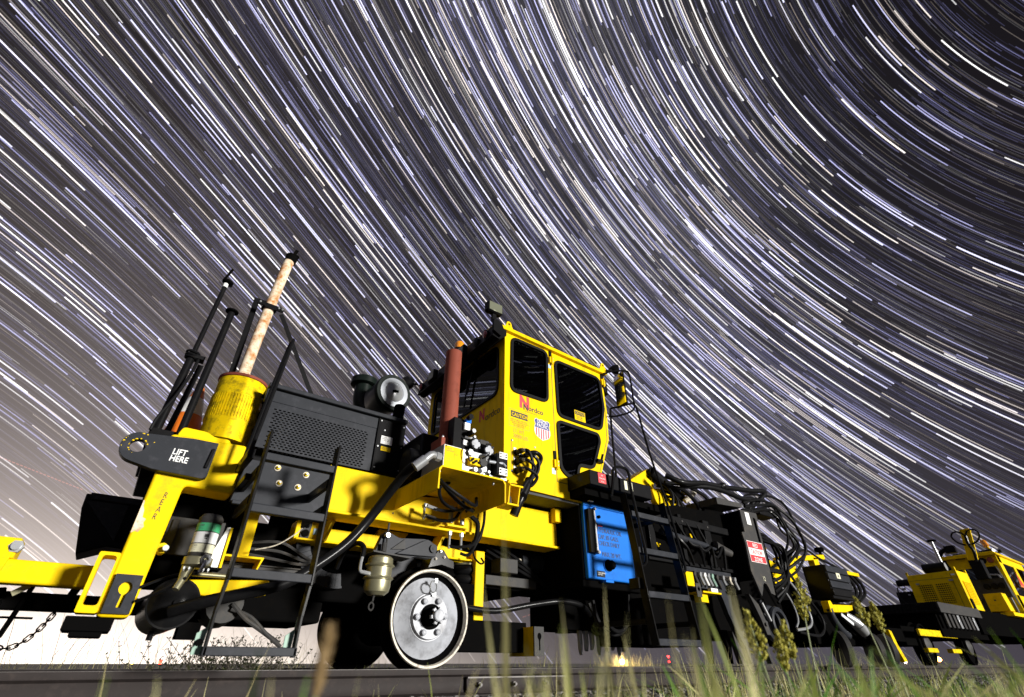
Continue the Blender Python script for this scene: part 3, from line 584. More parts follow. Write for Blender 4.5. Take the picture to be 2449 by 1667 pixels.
P(MB().tube([(1.285, 3.41, .64), (1.29, 3.43, .71), (1.26, 3.5, .74), (1.22, 3.6, .70), (1.22, 3.7, .6)], .017, 8), 'brake_hose', RUB, bc)
P(MB().cyl((1.47, 3.47, .66), (1.47, 3.47, .90), .008, n=8).cyl((1.45, 3.46, .70), (1.45, 3.46, .76), .014, n=8), 'push_rod', GRYP, bc)
lv = P(MB().prism(rpoly([(1.40, .695), (1.455, .845), (1.50, .845), (1.58, .815), (1.80, .835), (1.88, .80), (1.90, .72), (1.86, .70), (1.72, .70), (1.66, .675), (1.50, .685)], .02), 3.50, 3.56).prism(rpoly([(1.55, .70), (1.80, .83), (1.88, .79), (1.88, .71)], .02), 3.47, 3.505), 'brake_lever', BLKP, bevel=.003)
P(MB().prism([(1.37, .70), (1.64, .683), (1.66, .672), (1.37, .690)], 3.44, 3.60), 'lever_shelf', GRYP, lv)
for x, z, r_ in ((1.47, .815, .017), (1.85, .765, .030)): P(MB().cyl((x, 3.50, z), (x, 3.455, z), r_, n=18).cyl((x, 3.456, z), (x, 3.452, z), r_ * .35, n=10), 'pivot_pin', CHR if r_ < .02 else BLKP, lv)
P(MB().prism([(1.52, .73), (1.62, .81), (1.63, .74)], 3.485, 3.50), 'lever_gusset', GRYP, lv)
sh = P(MB().prism(rpoly([(1.90, .655), (1.93, .735), (1.99, .80), (2.03, .80), (2.08, .74), (2.13, .725), (2.135, .665), (2.02, .688)], .012), 3.62, 3.78), 'brake_shoe', BLK, bevel=.004)
for x, z in ((2.0, .785), (2.035, .745), (1.96, .725)): bolt(x, 3.62, z, .010, CHR if z > .77 else RUST, sh)
P(MB().prism([(1.60, .66), (1.90, .78), (1.94, .66), (1.70, .55), (1.55, .58)], 3.86, 3.95), 'brake_hanger', BLKP)
ab = P(MB().torus((2.48, 4.0, .72), (0, 0, 1), .12, .045, 32, 10).torus((2.48, 4.0, .645), (0, 0, 1), .12, .042, 32, 10).cyl((2.48, 4, .62), (2.48, 4, .76), .12, n=24), 'air_spring', RUB)
P(MB().cyl((2.48, 4, .76), (2.48, 4, .775), .155, n=28), 'spring_plate', ZNC, ab)
P(MB().box(2.36, 2.52, 3.93, 4.1, .44, .60), 'spring_seat', BLKP, ab)
P(MB().box(2.30, 2.97, 3.75, 3.95, .11, .33).box(2.3, 2.45, 3.8, 4.0, .3, .6), 'outrigger_arm', DRK, bevel=.006)
kb = P(MB().box(2.935, 3.03, 3.61, 3.95, .085, .295), 'outrigger_pad', YEL, bevel=.003)
ky = [(2.985 + .022 * math.cos(math.radians(a)), .225 + .026 * math.sin(math.radians(a))) for a in range(-60, 241, 20)] + [(2.978, .19), (2.978, .125), (2.993, .125), (2.993, .19)]
P(MB().plate([(2.93, .085), (3.035, .085), (3.035, .295), (2.93, .295)], [ky], 3.596, 3.610), 'keyhole_plate', GRYP, kb)
P(MB().prism(ky, 3.605, 3.612), 'keyhole_recess', DRK, kb)
hm = P(MB().cyl((3.05, 3.95, .86), (3.14, 3.95, .86), .07, n=18).cyl((3.14, 3.95, .86), (3.35, 3.95, .86), .085, n=8), 'drive_motor', BLKP)
P(MB().cyl((3.02, 3.92, .86), (3.055, 3.92, .86), .02, n=8).cyl((2.99, 3.92, .86), (3.02, 3.92, .86), .010, n=8), 'brass_fitting', RUST, hm)
P(MB().tube([(2.30, 3.75, .42), (2.6, 3.7, .40), (2.95, 3.65, .46), (3.25, 3.6, .50), (3.5, 3.6, .48), (3.7, 3.7, .42)], .024, 10), 'pilot_hose', RUB)
P(MB().tube([(2.36, 3.72, .92), (2.37, 3.70, .80), (2.42, 3.68, .745), (2.47, 3.70, .76), (2.47, 3.74, .80)], .008, 6), 'air_line', RUB)
# --- valve shelf in front of the cab
shp = [(1.552, 1.04), (1.552, 1.185), (1.578, 1.212), (2.105, 1.212), (2.135, 1.185), (2.135, 1.035)]
shf = P(MB().loft([[(x, y, z) for x, z in shp + [(x + (.013 if x < 1.9 else -.013) * (abs(x - 1.84) > .27), z - .013 * (z > 1.1)) for x, z in reversed(shp)]] for y in (2.92, 3.6)]), 'valve_shelf', YEL, bevel=.002)
for x in (1.60, 2.07): bolt(x, 3.0, 1.198, .010, CHR, shf, axis=(0, 0, -1))
P(MB().box(1.60, 1.66, 3.10, 3.60, 1.10, 1.198), 'shelf_rib', BLK, shf)
mf = P(MB().box(1.61, 2.12, 2.985, 3.32, 1.212, 1.40), 'valve_manifold', CHR, bevel=.004, label='zinc hydraulic valve block crowded with coils and fittings')
P(MB().box(1.618, 1.775, 2.982, 2.9855, 1.222, 1.392), 'instruction_plate', YEL, mf)
P(MB().text('VALVE\nLAYOUT', 1.63, 2.981, 1.365, .017).text('1 -- 2 --\n3 -- 4 --', 1.63, 2.981, 1.29, .015).text('5 -- 6', 1.70, 2.981, 1.33, .013), 'plate_lettering', FADE, mf)
for x, z in ((1.628, 1.385), (1.765, 1.228), (1.628, 1.23)): P(MB().cyl((x, 2.984, z), (x, 2.978, z), .005, n=8), 'rivet', DRK, mf)
for x, z in ((1.875, 1.455), (2.0, 1.43)):
    mo = P(MB().cyl((x, 3.16, z), (x, 2.965, z), .052, n=8).box(x - .045, x + .045, 3.0, 3.3, z - .05, z + .045), 'solenoid_motor', BLK, mf, bevel=.004)
    P(MB().cyl((x, 2.966, z), (x, 2.96, z), .040, n=8), 'motor_face', STL, mf)
    for i in range(4):
        a = math.radians(45 + 90 * i); P(MB().cyl((x + .040 * math.cos(a), 2.965, z + .040 * math.sin(a)), (x + .040 * math.cos(a), 2.952, z + .040 * math.sin(a)), .009, n=8), 'cap_screw', BLKP, mf)
P(MB().box(1.70, 1.84, 3.02, 3.2, 1.40, 1.66), 'valve_tower', BLK, mf, bevel=.006)
P(MB().box(1.785, 1.835, 2.995, 3.02, 1.565, 1.625).box(1.785, 1.83, 3.0, 3.02, 1.44, 1.48), 'valve_face', WHT, mf)
P(MB().box(1.795, 1.84, 2.99, 3.05, 1.625, 1.66), 'valve_coil', BLU, mf)
P(MB().cyl((1.815, 3.0, 1.665), (1.815, 2.95, 1.665), .022, n=12).cyl((1.83, 3.0, 1.54), (1.83, 2.94, 1.54), .022, n=12), 'valve_cap', BLK, mf)
P(MB().cyl((1.83, 2.945, 1.54), (1.83, 2.925, 1.54), .018, n=6).cyl((1.855, 2.97, 1.505), (1.855, 2.95, 1.505), .011, n=8).tube([(1.79, 2.99, 1.50), (1.82, 2.97, 1.49), (1.85, 2.97, 1.505)], .008), 'steel_fitting', CHR, mf)
P(MB().box(1.94, 2.02, 3.0, 3.1, 1.485, 1.52).cyl((2.0, 3.0, 1.49), (2.03, 2.98, 1.49), .012, n=6), 'cable_plug', GRYP, mf)
P(MB().box(2.03, 2.135, 2.90, 2.985, 1.235, 1.40), 'servo_block', BLK, mf, bevel=.004)
P(MB().box(2.05, 2.125, 2.892, 2.905, 1.36, 1.41), 'servo_plate', WHT, mf)
P(MB().box(2.05, 2.125, 2.892, 2.905, 1.23, 1.285), 'servo_plate', WHT, mf)
for x in (2.062, 2.112):
    for z in (1.395, 1.375, 1.27, 1.245): P(MB().cyl((x, 2.893, z), (x, 2.886, z), .006, n=8), 'cap_screw', BLKT, mf)
P(MB().cyl((1.98, 2.93, 1.325), (2.09, 2.905, 1.325), .013, n=10).cyl((2.09, 2.90, 1.325), (2.11, 2.89, 1.30), .01, n=8), 'spool_rod', ALU, mf)
P(MB().box(1.815, 1.91, 2.94, 2.985, 1.275, 1.335), 'yellow_coil', YEL, mf, bevel=.004)
for x, z in ((1.835, 1.315), (1.865, 1.305), (1.895, 1.30), (1.845, 1.29)): P(MB().cyl((x, 2.941, z), (x, 2.925, z), .010, n=8), 'coil_nut', BLK, mf)
for a_, b_, r_, n_ in (((1.83, 2.985, 1.375), (1.83, 2.955, 1.375), .026, 6), ((1.87, 2.985, 1.245), (1.87, 2.94, 1.245), .018, 10), ((1.99, 2.985, 1.25), (1.99, 2.94, 1.25), .012, 10), ((1.94, 2.985, 1.37), (1.96, 2.93, 1.36), .022, 6), ((1.95, 2.985, 1.225), (1.95, 2.95, 1.225), .011, 6)): P(MB().cyl(a_, b_, r_, n=n_), 'steel_fitting', CHR, mf)
P(MB().cyl((1.93, 2.985, 1.31), (1.93, 2.93, 1.31), .035, n=12).cyl((1.92, 2.99, 1.25), (1.92, 2.96, 1.25), .02, n=10), 'pressure_port', GRYP, mf)
P(MB().tube([(1.775, 2.97, 1.40), (1.78, 2.93, 1.36), (1.80, 2.93, 1.30), (1.83, 2.93, 1.30)], .005).tube([(1.91, 2.94, 1.33), (1.94, 2.91, 1.35), (1.97, 2.92, 1.38), (1.99, 2.95, 1.41)], .005), 'coil_wire', RUB, mf)
P(MB().box(2.0, 2.16, 2.95, 3.2, 1.215, 1.235).cyl((2.12, 2.95, 1.245), (2.145, 2.93, 1.245), .014, n=8), 'servo_foot', CHR, mf)
rp = P(MB().lathe((1.735, 3.17, 1.50), (0, 0, 1), [(.07, 0), (.07, .845), (.062, .85), (.060, .84), (.060, .5)], 28, False), 'red_pipe', RED, label='upright oxide red pipe standing before the cab window')
P(MB().box(1.64, 1.84, 3.09, 3.26, 1.405, 1.50).box(1.66, 1.82, 3.1, 3.25, 1.50, 1.515), 'pipe_flange', RED, rp, bevel=.005)
bolt(1.66, 3.11, 1.50, .011, CHR, rp, axis=(0, 0, 1)); bolt(1.82, 3.12, 1.50, .011, CHR, rp, axis=(0, 0, 1))
P(MB().box(1.6, 1.95, 3.35, 3.75, 1.2, 1.62).cyl((1.6, 3.4, 1.35), (1.50, 3.4, 1.35), .12, n=20), 'pump_housing', BLK, bevel=.02)
# hoses under the shelf
for k, pts in enumerate(([(1.80, 3.2, 1.20), (1.72, 3.2, 1.14), (1.78, 3.25, 1.06), (1.93, 3.3, 1.035), (2.03, 3.35, 1.07), (2.05, 3.4, 1.14)],
            [(1.66, 3.1, 1.17), (1.75, 3.1, 1.09), (1.90, 3.15, 1.03), (2.02, 3.2, 1.02), (2.08, 3.3, 1.06)],
            [(1.63, 3.1, 1.18), (1.70, 3.05, 1.11), (1.84, 3.05, 1.05), (1.98, 3.1, 1.03), (2.05, 3.2, 1.12)])):
    P(MB().tube(pts, .013 + .003 * (k == 1), 8), 'pilot_hose', RUB)
for dz, ln in ((0, .30), (-.075, .34)):
    P(MB().tube([(1.77 + dz * .2, 3.45, 1.065 + dz), (1.88, 3.44, 1.05 + dz), (1.90 + ln * .3, 3.45, 1.065 + dz * .9), (1.75 + ln, 3.5, 1.11 + dz * .2)], .013, 8), 'pressure_hose', RUB)
    P(MB().cyl((1.755, 3.45, 1.07 + dz), (1.84, 3.445, 1.054 + dz), .015, n=8).cyl((1.755, 3.45, 1.07 + dz), (1.75, 3.50, 1.075 + dz), .015, n=8), 'crimp_fitting', CHR)
P(MB().cyl((1.745, 3.47, .97), (1.745, 3.47, 1.09), .010, n=8), 'tee_fitting', CHR)
for x in (2.03, 2.14):
    tp = P(MB().cyl((x, 3.545, .995), (x, 3.545, 1.125), .020, n=10).cyl((x, 3.545, 1.085), (x, 3.545, 1.13), .026, n=8).cyl((x, 3.545, .80), (x, 3.545, .90), .011, n=8).cyl((x, 3.545, .90), (x, 3.545, .93), .018, n=6), 'test_port', CHR)
    P(MB().tube([(x, 3.545, .82 - .045 * (x > 2.1)), (x + .07, 3.53, .815 - .045 * (x > 2.1)), (2.26, 3.5, .86), (2.31, 3.48, 1.0), (2.30, 3.45, 1.15)], .012, 8), 'test_hose', RUB, tp)
P(MB().box(1.99, 2.18, 3.52, 3.57, .965, .98), 'port_bracket', YEL)
P(MB().tube([(2.12, 3.45, 1.10), (2.17, 3.45, 1.05), (2.24, 3.46, 1.0), (2.25, 3.5, .88), (2.20, 3.53, .82)], .020, 8), 'pressure_hose', RUB)
P(MB().tube([(2.15, 3.53, 1.11), (2.17, 3.51, 1.15), (2.21, 3.5, 1.14), (2.20, 3.5, 1.09), (2.16, 3.52, 1.08)], .004, 6), 'marker_wire', YEL)
# small bracket beside shelf
br = P(MB().prism([(2.355, 1.30), (2.365, 1.30), (2.35, 1.13), (2.338, 1.13)], 3.17, 3.30).prism([(2.46, 1.28), (2.47, 1.28), (2.445, 1.12), (2.433, 1.12)], 3.17, 3.30).box(2.355, 2.49, 3.16, 3.32, 1.272, 1.287).box(2.33, 2.45, 3.17, 3.32, 1.115, 1.13).prism([(2.36, 1.305), (2.46, 1.315), (2.45, 1.325), (2.37, 1.335)], 3.2, 3.3), 'mount_bracket', YEL, bevel=.002)
P(MB().cyl((2.39, 3.24, 1.13), (2.39, 3.24, 1.20), .035, .025, 12).cyl((2.395, 3.24, 1.20), (2.40, 3.24, 1.29), .012, n=8).cyl((2.40, 3.2, 1.285), (2.40, 3.2, 1.30), .014, n=8), 'mount_cushion', GRYP, br)
# --- cab
Y0, Y1, XF = 3.30, 4.86, 2.385
w1 = rpoly([(2.465, 2.265), (2.925, 2.275), (2.945, 2.885), (2.475, 2.885)], .07)
w2 = rpoly([(3.07, 2.165), (3.69, 2.165), (3.765, 2.45), (3.745, 2.825), (3.065, 2.825)], .075)
w3 = rpoly([(3.055, 2.095), (3.63, 2.095), (3.645, 2.02), (3.51, 1.70), (3.305, 1.69), (3.275, 1.55), (3.15, 1.54), (3.06, 1.61)], .055)
wf = rpoly([(3.41, 2.25), (4.74, 2.25), (4.74, 2.78), (3.41, 2.80)], .09)
side = [(2.385, 1.36), (2.62, 1.325), (3.58, 1.32), (3.60, 1.60), (3.80, 2.08), (3.825, 2.42), (3.80, 2.915), (2.385, 2.935)]
cab = P(MB().plate(side, [w1, w2, w3], Y0, Y0 + .03), 'cab_side', YEL)
P(MB().plate(side, [w1, w2, w3], Y1 - .03, Y1), 'cab_far_side', YEL)
fr = MB().plate([(Y0 + .002, 1.36), (Y1 - .002, 1.36), (Y1 - .002, 2.93), (Y0 + .002, 2.93)], [wf], -.03, 0)
fr.v = [(XF + .001 - b, a, c) for a, b, c in fr.v]
cf = P(fr, 'cab_front', YEL)
P(MB().loft([[(x, y, z) for x, z in [(3.58, 1.32), (3.60, 1.60), (3.80, 2.08), (3.825, 2.42), (3.80, 2.9), (3.77, 2.9), (3.79, 2.42), (3.77, 2.08), (3.57, 1.60), (3.55, 1.32)]] for y in (Y0 + .03, Y0 + .25)]).loft([[(x, y, z) for x, z in [(3.58, 1.32), (3.60, 1.60), (3.80, 2.08), (3.77, 2.08), (3.57, 1.60), (3.55, 1.32)]] for y in (Y0 + .25, Y1 - .03)]), 'cab_rear', YEL)
P(MB().box(2.39, 3.58, Y0 + .03, Y1 - .03, 1.30, 1.36), 'cab_floor', CABIN)
P(MB().prismx([(3.6, 1.36), (4.5, 1.36), (4.5, 1.75), (3.6, 1.75)], 2.9, 3.35).box(3.25, 3.4, 3.65, 4.3, 1.75, 2.5).box(3.22, 3.36, 3.8, 4.15, 2.5, 2.75).box(2.42, 2.62, 3.5, 4.7, 1.36, 2.15).box(2.5, 2.8, 4.4, 4.75, 2.1, 2.6), 'cab_interior', CABIN, bevel=.04)
P(MB().box(2.42, 3.76, Y0 + .04, Y1 - .04, 2.80, 2.9), 'cab_headliner', CABIN)
for w_, nm in ((w1, 'window_gasket'), (w2, 'window_gasket'), (w3, 'window_gasket')):
    g_ = P(MB().plate(inset(w_, -.018), [inset(w_, .016)], Y0 - .014, Y0 - .001), nm, RUB, cab, bevel=.004)
    P(MB().plate(inset(w_, .004), [], Y0 + .004, Y0 + .010), 'window_pane', GLS, cab)
    P(MB().plate(inset(w_, .004), [], Y1 - .012, Y1 - .006), 'window_pane', GLS, cab)
for yy, b0, nm, m_ in ((XF, 0, 'window_gasket', RUB),):
    g_ = MB().plate(inset(wf, -.018), [inset(wf, .014)], 0, .014); g_.v = [(XF - .002 - b, a, c) for a, b, c in g_.v]; P(g_, nm, m_, cf, bevel=.004)
    g_ = MB().plate(inset(wf, .002), [], 0, .006); g_.v = [(XF + .008 + b, a, c) for a, b, c in g_.v]; P(g_, 'windscreen', GLS, cf)
for y in (3.83, 4.35):
    P(MB().bar((2.365, y, 2.84), (2.355, y + .12, 2.45), .010, .012).bar((2.352, y + .10, 2.62), (2.352, y + .16, 2.32), .012, .02).cyl((2.385, y, 2.84), (2.35, y, 2.84), .018, n=10), 'wiper', BLK, cf)
P(MB().text('N', 3.72, 2.3825, 2.11, .15, sx=.9, axis='y') if 0 else MB().text('N', XF - .002, 3.73, 2.06, .16, sx=.8, axis='x', bold=.05), 'logo_initial', REDP, cf)
P(MB().text('ordco', XF - .002, 3.62, 2.03, .105, axis='x'), 'logo_lettering', BLKT, cf)
rf = P(MB().prism([(2.25, 2.93), (3.86, 2.905), (3.88, 2.925), (3.86, 2.945), (2.25, 2.975)], 3.26, 4.90), 'cab_roof', YEL, bevel=.006)
vz = P(MB().prism([(2.21, 2.80), (2.30, 2.78), (2.385, 2.86), (2.385, 2.925), (2.24, 2.955)], 3.27, 4.89), 'roof_visor', BLK, bevel=.005)
for y, m_ in ((3.40, RLEN), (3.58, BLKP), (4.80, RLEN), (4.6, BLKP)):
    P(MB().cyl((2.225, y, 2.875), (2.198, y, 2.872), .052, n=20), 'round_lamp', RUB, vz)
    P(MB().lathe((2.20, y, 2.872), (-1, 0, -.1), [(.043, 0), (.036, .008), (.005, .014)], 20), 'lamp_lens', m_, vz)
for y in (3.83, 4.48):
    P(MB().box(2.165, 2.22, y - .07, y + .07, 2.81, 2.935), 'work_light', BLK, vz, bevel=.006)
    P(MB().box(2.160, 2.166, y - .058, y + .058, 2.822, 2.924), 'lamp_lens', LAMPM, vz)
for x in (2.42, 3.82):
    P(MB().plate([(x - .07, 2.95), (x + .07, 2.945), (x + .035, 3.01)] + [(x + .032 * math.cos(a), 3.03 + .032 * math.sin(a)) for a in (0, .8, 1.57, 2.3, 3.14)] + [(x - .035, 3.01)], [circ(x, 3.025, .014, 10)], 3.275, 3.29), 'roof_lifting_eye', YEL, rf)
wl = P(MB().box(2.125, 2.315, 3.24, 3.32, 3.07, 3.20), 'roof_work_lamp', BLK, bevel=.02)
P(MB().box(2.14, 2.30, 3.234, 3.241, 3.082, 3.188), 'lamp_lens', LAMPM, wl, bevel=.002)
P(MB().box(2.205, 2.25, 3.27, 3.30, 2.98, 3.08).prism([(2.2, 2.84), (2.29, 2.80), (2.34, 2.86), (2.30, 2.96), (2.2, 2.99)], 3.235, 3.27), 'lamp_bracket', BLK, wl)
bcn = P(MB().cyl((2.25, 4.0, 2.97), (2.25, 4.0, 3.02), .06, n=18), 'roof_beacon', BLK)
P(MB().lathe((2.25, 4.0, 3.02), (0, 0, 1), [(.056, 0), (.056, .07), (.045, .09), (.01, .096)], 20), 'amber_dome', AMB, bcn)
fl = P(MB().lathe((2.12, 5.02, 3.0), (-.5, .3, -.4), [(.03, -.08), (.085, -.03), (.09, .03), (.085, .035)], 20).bar((2.2, 4.9, 2.95), (2.13, 5.0, 2.98), .02, .02), 'side_flood_lamp', BLK)
P(MB().lathe((2.12, 5.02, 3.0), (-.5, .3, -.4), [(.083, .036), (.04, .045), (.005, .047)], 20), 'lamp_lens', LAMPM, fl)
P(MB().tube([(2.3, 4.6, 2.97), (2.3, 4.6, 3.3)], .003, 5, 1).cyl((2.3, 4.6, 2.97), (2.3, 4.6, 3.03), .014, n=8), 'whip_aerial', BLK)
P(MB().tube([(2.78, 3.3, 2.955), (2.82, 3.29, 2.985), (2.95, 3.285, 2.985), (3.3, 3.28, 2.965), (3.65, 3.275, 2.965), (3.78, 3.28, 2.94)], .006, 6), 'roof_cable', RUB)
# door
P(MB().box(3.005, 3.011, Y0 - .0015, Y0, 1.46, 2.90).box(3.02, 3.60, Y0 - .0015, Y0, 1.462, 1.468).prism([(3.775, 2.87), (3.781, 2.87), (3.798, 2.42), (3.775, 2.08), (3.585, 1.62), (3.56, 1.34), (3.554, 1.34), (3.579, 1.62), (3.768, 2.08), (3.791, 2.42)], Y0 - .0015, Y0), 'door_seam', BLKT, cab)
for x, z in ((3.0, 2.81), (2.995, 1.64), (3.80, 2.80)):
    h_ = P(MB().box(x - .025, x + .035, Y0 - .022, Y0, z - .045, z + .03).cyl((x + .005, Y0 - .022, z - .07), (x + .005, Y0 - .022, z + .05), .010, n=8), 'door_hinge', YEL, cab, bevel=.003)
    for dz in (-.025, .012): P(MB().cyl((x + .02, Y0 - .022, z + dz), (x + .02, Y0 - .028, z + dz), .006, n=8), 'hinge_screw', CHR, h_)
    P(MB().box(x - .02, x + .012, Y0 - .012, Y0, z + .03, z + .12), 'hinge_leaf', BLK, cab)
P(MB().box(3.55, 3.63, Y0 - .045, Y0, 1.765, 1.80).cyl((3.61, Y0 - .03, 1.79), (3.60, Y0 - .07, 1.85), .012, n=8), 'door_latch', BLK, cab, bevel=.005)
# decals
e_ = Y0 - .0012
P(MB().text('N', 2.565, e_, 2.118, .175, sx=.92, bold=.055), 'logo_initial', REDP, cab)
P(MB().text('N', 2.612, e_ - .0006, 2.10, .088, sx=.9, bold=.03).text('ordco', 2.675, e_ - .0006, 2.105, .078, sx=1.0, bold=.012), 'logo_lettering', BLKT, cab)
P(MB().text('Built for the long run', 2.64, e_, 2.082, .017), 'logo_motto', FADE, cab)
P(MB().box(2.440, 2.685, e_, Y0, 2.064, 2.068).box(2.440, 2.685, e_, Y0, 1.886, 1.890).box(2.440, 2.444, e_, Y0, 1.89, 2.064).box(2.681, 2.685, e_, Y0, 1.89, 2.064).text('KEEP HANDS AND FEET\nCLEAR OF WORKHEADS\nWHILE MACHINE IS\nIN OPERATION', 2.56, e_, 1.955, .019, align='CENTER'), 'caution_print', FADE, cab)
P(MB().box(2.462, 2.665, e_, Y0, 1.985, 2.05), 'caution_panel', BLKT, cab)
P(MB().text('CAUTION', 2.470, e_ - .001, 1.997, .054, sx=.82, bold=.01), 'caution_lettering', YEL, cab)
P(MB().text('LT. WT.\n30000 LBS.', 2.49, e_, 1.835, .052, sx=.78), 'stencil_lettering', FADE, cab)
SHP = [(-.50, .36), (-.44, .47), (-.36, .50), (-.2, .46), (0, .50), (.2, .46), (.36, .50), (.44, .47), (.50, .36), (.44, .22), (.50, .02), (.50, -.16), (.42, -.33), (.25, -.42), (0, -.52), (-.25, -.42), (-.42, -.33), (-.50, -.16), (-.50, .02), (-.44, .22)]
shd = [(2.847 + a * .20, 1.945 + b * .215) for a, b in SHP]
P(MB().plate(shd, [], e_, Y0), 'railway_shield', WHT, cab)
ins = inset(shd, .004)
P(MB().plate(clipz(ins, 1.955, True), [], e_ - .0008, e_), 'shield_crown', BLUP, cab)
for i in range(6):
    x = 2.772 + i * .030
    s_ = clipx(clipx(clipz(ins, 1.952, False), x - .0075, True), x + .0075, False)
    if len(s_) > 2: P(MB().plate(s_, [], e_ - .0006, e_), 'shield_stripe', REDP, cab)
P(MB().text('UNION\nPACIFIC', 2.848, e_ - .0016, 2.006, .052, sx=.78, align='CENTER', spacing=.80, thick=.001, bold=.008), 'shield_lettering', WHT, cab)
P(MB().box(2.965, 3.0, e_, Y0, 2.70, 2.745).box(2.95, 2.995, e_, Y0, 1.53, 1.585), 'small_label', SKYP, cab)
P(MB().box(3.305, 3.46, Y0 - .0035, Y0 - .002, 2.185, 2.300), 'window_sticker', YEL, cab)
P(MB().plate([(3.312, 2.25), (3.453, 2.25), (3.453, 2.293), (3.312, 2.293)], [], Y0 - .0045, Y0 - .0035).text('ROLL-OVER\nSTRUCTURE\nCHECK BELT', 3.325, Y0 - .004, 2.233, .018, sx=.9), 'sticker_print', BLKT, cab)
P(MB().text('CAUTION', 3.317, Y0 - .0055, 2.259, .036, sx=.82), 'caution_lettering', YEL, cab)
P(MB().box(2.465, 2.469, e_, Y0, 1.45, 1.755).box(2.465, 2.50, e_, Y0, 1.447, 1.451).box(2.465, 2.48, e_, Y0, 1.752, 1.756), 'access_panel_seam', BLKT, cab)
for x, z in ((2.478, 1.745), (2.478, 1.46), (2.745, 1.74), (2.745, 1.50), (2.71, 1.44)): P(MB().cyl((x, Y0, z), (x, Y0 - .005, z), .008, n=8), 'panel_screw', CHR, cab)
# multi-pin cables on the cab wall
for k, z in enumerate((1.635, 1.605, 1.545, 1.465)):
    x = 2.52 + .06 * (k == 1)
    pg = P(MB().cyl((x, Y0, z), (x + .012, 3.21, z), .022, n=14).cyl((x, Y0, z), (x + .001, 3.285, z), .030, n=14).cyl((x + .004, 3.25, z), (x + .006, 3.23, z), .026, n=14), 'cable_plug', RUB)
    P(MB().box(x - .03, x + .0, Y0 - .006, Y0, z + .02, z + .045), 'plug_tag', WHT, pg)
    P(MB().tube([(x + .01, 3.215, z), (x + .035, 3.17, z - .01), (x + .075 + .02 * k, 3.17, z - .06), (x + .10 - .01 * k, 3.18, z - .15), (2.60 - .012 * k, 3.19, 1.36), (2.53 - .012 * k, 3.2, 1.25), (2.475, 3.22, 1.15)], .015, 8, 6), 'control_cable', RUB, pg)
    P(MB().cyl((x + .012, 3.215, z), (x + .022, 3.185, z - .005), .017, n=10), 'plug_ring', CHR, pg)
P(MB().tube([(2.55, 3.2, 1.60), (2.62, 3.15, 1.615), (2.69, 3.16, 1.60), (2.705, 3.18, 1.56), (2.66, 3.2, 1.47), (2.60, 3.2, 1.38), (2.53, 3.2, 1.27)], .020, 10), 'control_cable', RUB)
P(MB().tube([(2.60, 3.21, 1.38), (2.545, 3.21, 1.27), (2.49, 3.22, 1.17), (2.455, 3.25, 1.06)], .038, 12, 5), 'cable_sleeve', RUB)
P(MB().cyl((2.527, 3.21, 1.235), (2.510, 3.213, 1.205), .041, n=14), 'sleeve_band', DRK)
# mirror and bracket
mi = P(MB().prismz([(3.955, 3.10), (3.975, 3.27), (3.995, 3.27), (3.975, 3.10)], 2.50, 2.92), 'rear_mirror', BLK, bevel=.006)
P(MB().prismz([(3.952, 3.107), (3.970, 3.262), (3.973, 3.262), (3.956, 3.107)], 2.515, 2.905), 'mirror_glass', MIRR, mi)
P(MB().tube([(3.80, 3.27, 2.90), (3.88, 3.2, 2.93), (4.02, 3.12, 2.95), (4.07, 3.10, 2.90), (4.075, 3.10, 2.6), (4.05, 3.1, 2.44), (3.9, 3.2, 2.36), (3.82, 3.28, 2.36)], .011, 8, 4), 'mirror_arm', BLK, mi)
P(MB().lathe((3.97, 3.22, 3.0), (.9, -.5, .1), [(.02, -.07), (.055, -.02), (.06, .03)], 16).bar((3.84, 3.25, 2.95), (3.95, 3.22, 2.98), .02, .02), 'cab_spot_lamp', BLK)
P(MB().prism([(3.80, 2.72), (3.88, 2.66), (3.88, 2.86), (3.81, 2.90)], 3.3, 3.6), 'rain_gutter', BLK)
# --- battery box and blue tank
bb = P(MB().box(3.14, 4.0, 3.0, 3.95, 1.395, 1.53), 'battery_box', BLK, bevel=.006)
P(MB().box(3.16, 4.3, 3.1, 4.2, 1.33, 1.395), 'box_base', DRK, bb)
P(MB().box(3.245, 3.345, 2.996, 2.9995, 1.425, 1.52), 'red_label', REDP, bb)
P(MB().text('FIRE\nEXTINGUISHER\nIN CAB', 3.295, 2.995, 1.492, .017, sx=.72, align='CENTER', spacing=1.7), 'label_lettering', WHT, bb)
P(MB().box(3.60, 3.64, 2.996, 2.9995, 1.425, 1.51).box(3.67, 3.715, 2.996, 2.9995, 1.425, 1.51), 'ivory_label', IVO, bb)
P(MB().cyl((3.34, 3.24, 1.36), (3.40, 3.24, 1.36), .035, n=14), 'pressure_cap', WHT, bb)
P(MB().prism([(3.30, 1.375), (3.44, 1.365), (3.44, 1.38), (3.30, 1.39)], 3.2, 3.3), 'cap_hood', DRK, bb)
tk = P(MB().prism([(3.325, .665), (3.955, .665), (3.955, 1.325), (3.325, 1.325)], 3.30, 4.25), 'oil_tank', BLU, bevel=.012, label='bright blue hydraulic oil tank with a sight gauge')
P(MB().box(3.315, 3.96, 3.288, 3.31, 1.30, 1.33), 'tank_lip', BLU, tk, bevel=.003)
P(MB().box(3.345, 3.415, 3.262, 3.30, .875, 1.265), 'gauge_guard', BLK, tk, bevel=.004)
P(MB().bar((3.436, 3.27, .885), (3.432, 3.27, 1.275), .018, .012, up=(0, 1, 0)), 'sight_gauge', WHT, tk)
P(MB().box(3.424, 3.436, 3.262, 3.272, .93, 1.22), 'gauge_glass', CHR, tk)
P(MB().cyl((3.437, 3.29, .885), (3.437, 3.25, .885), .016, n=10).cyl((3.434, 3.29, 1.272), (3.434, 3.25, 1.272), .014, n=10), 'gauge_bolt', CHR, tk)
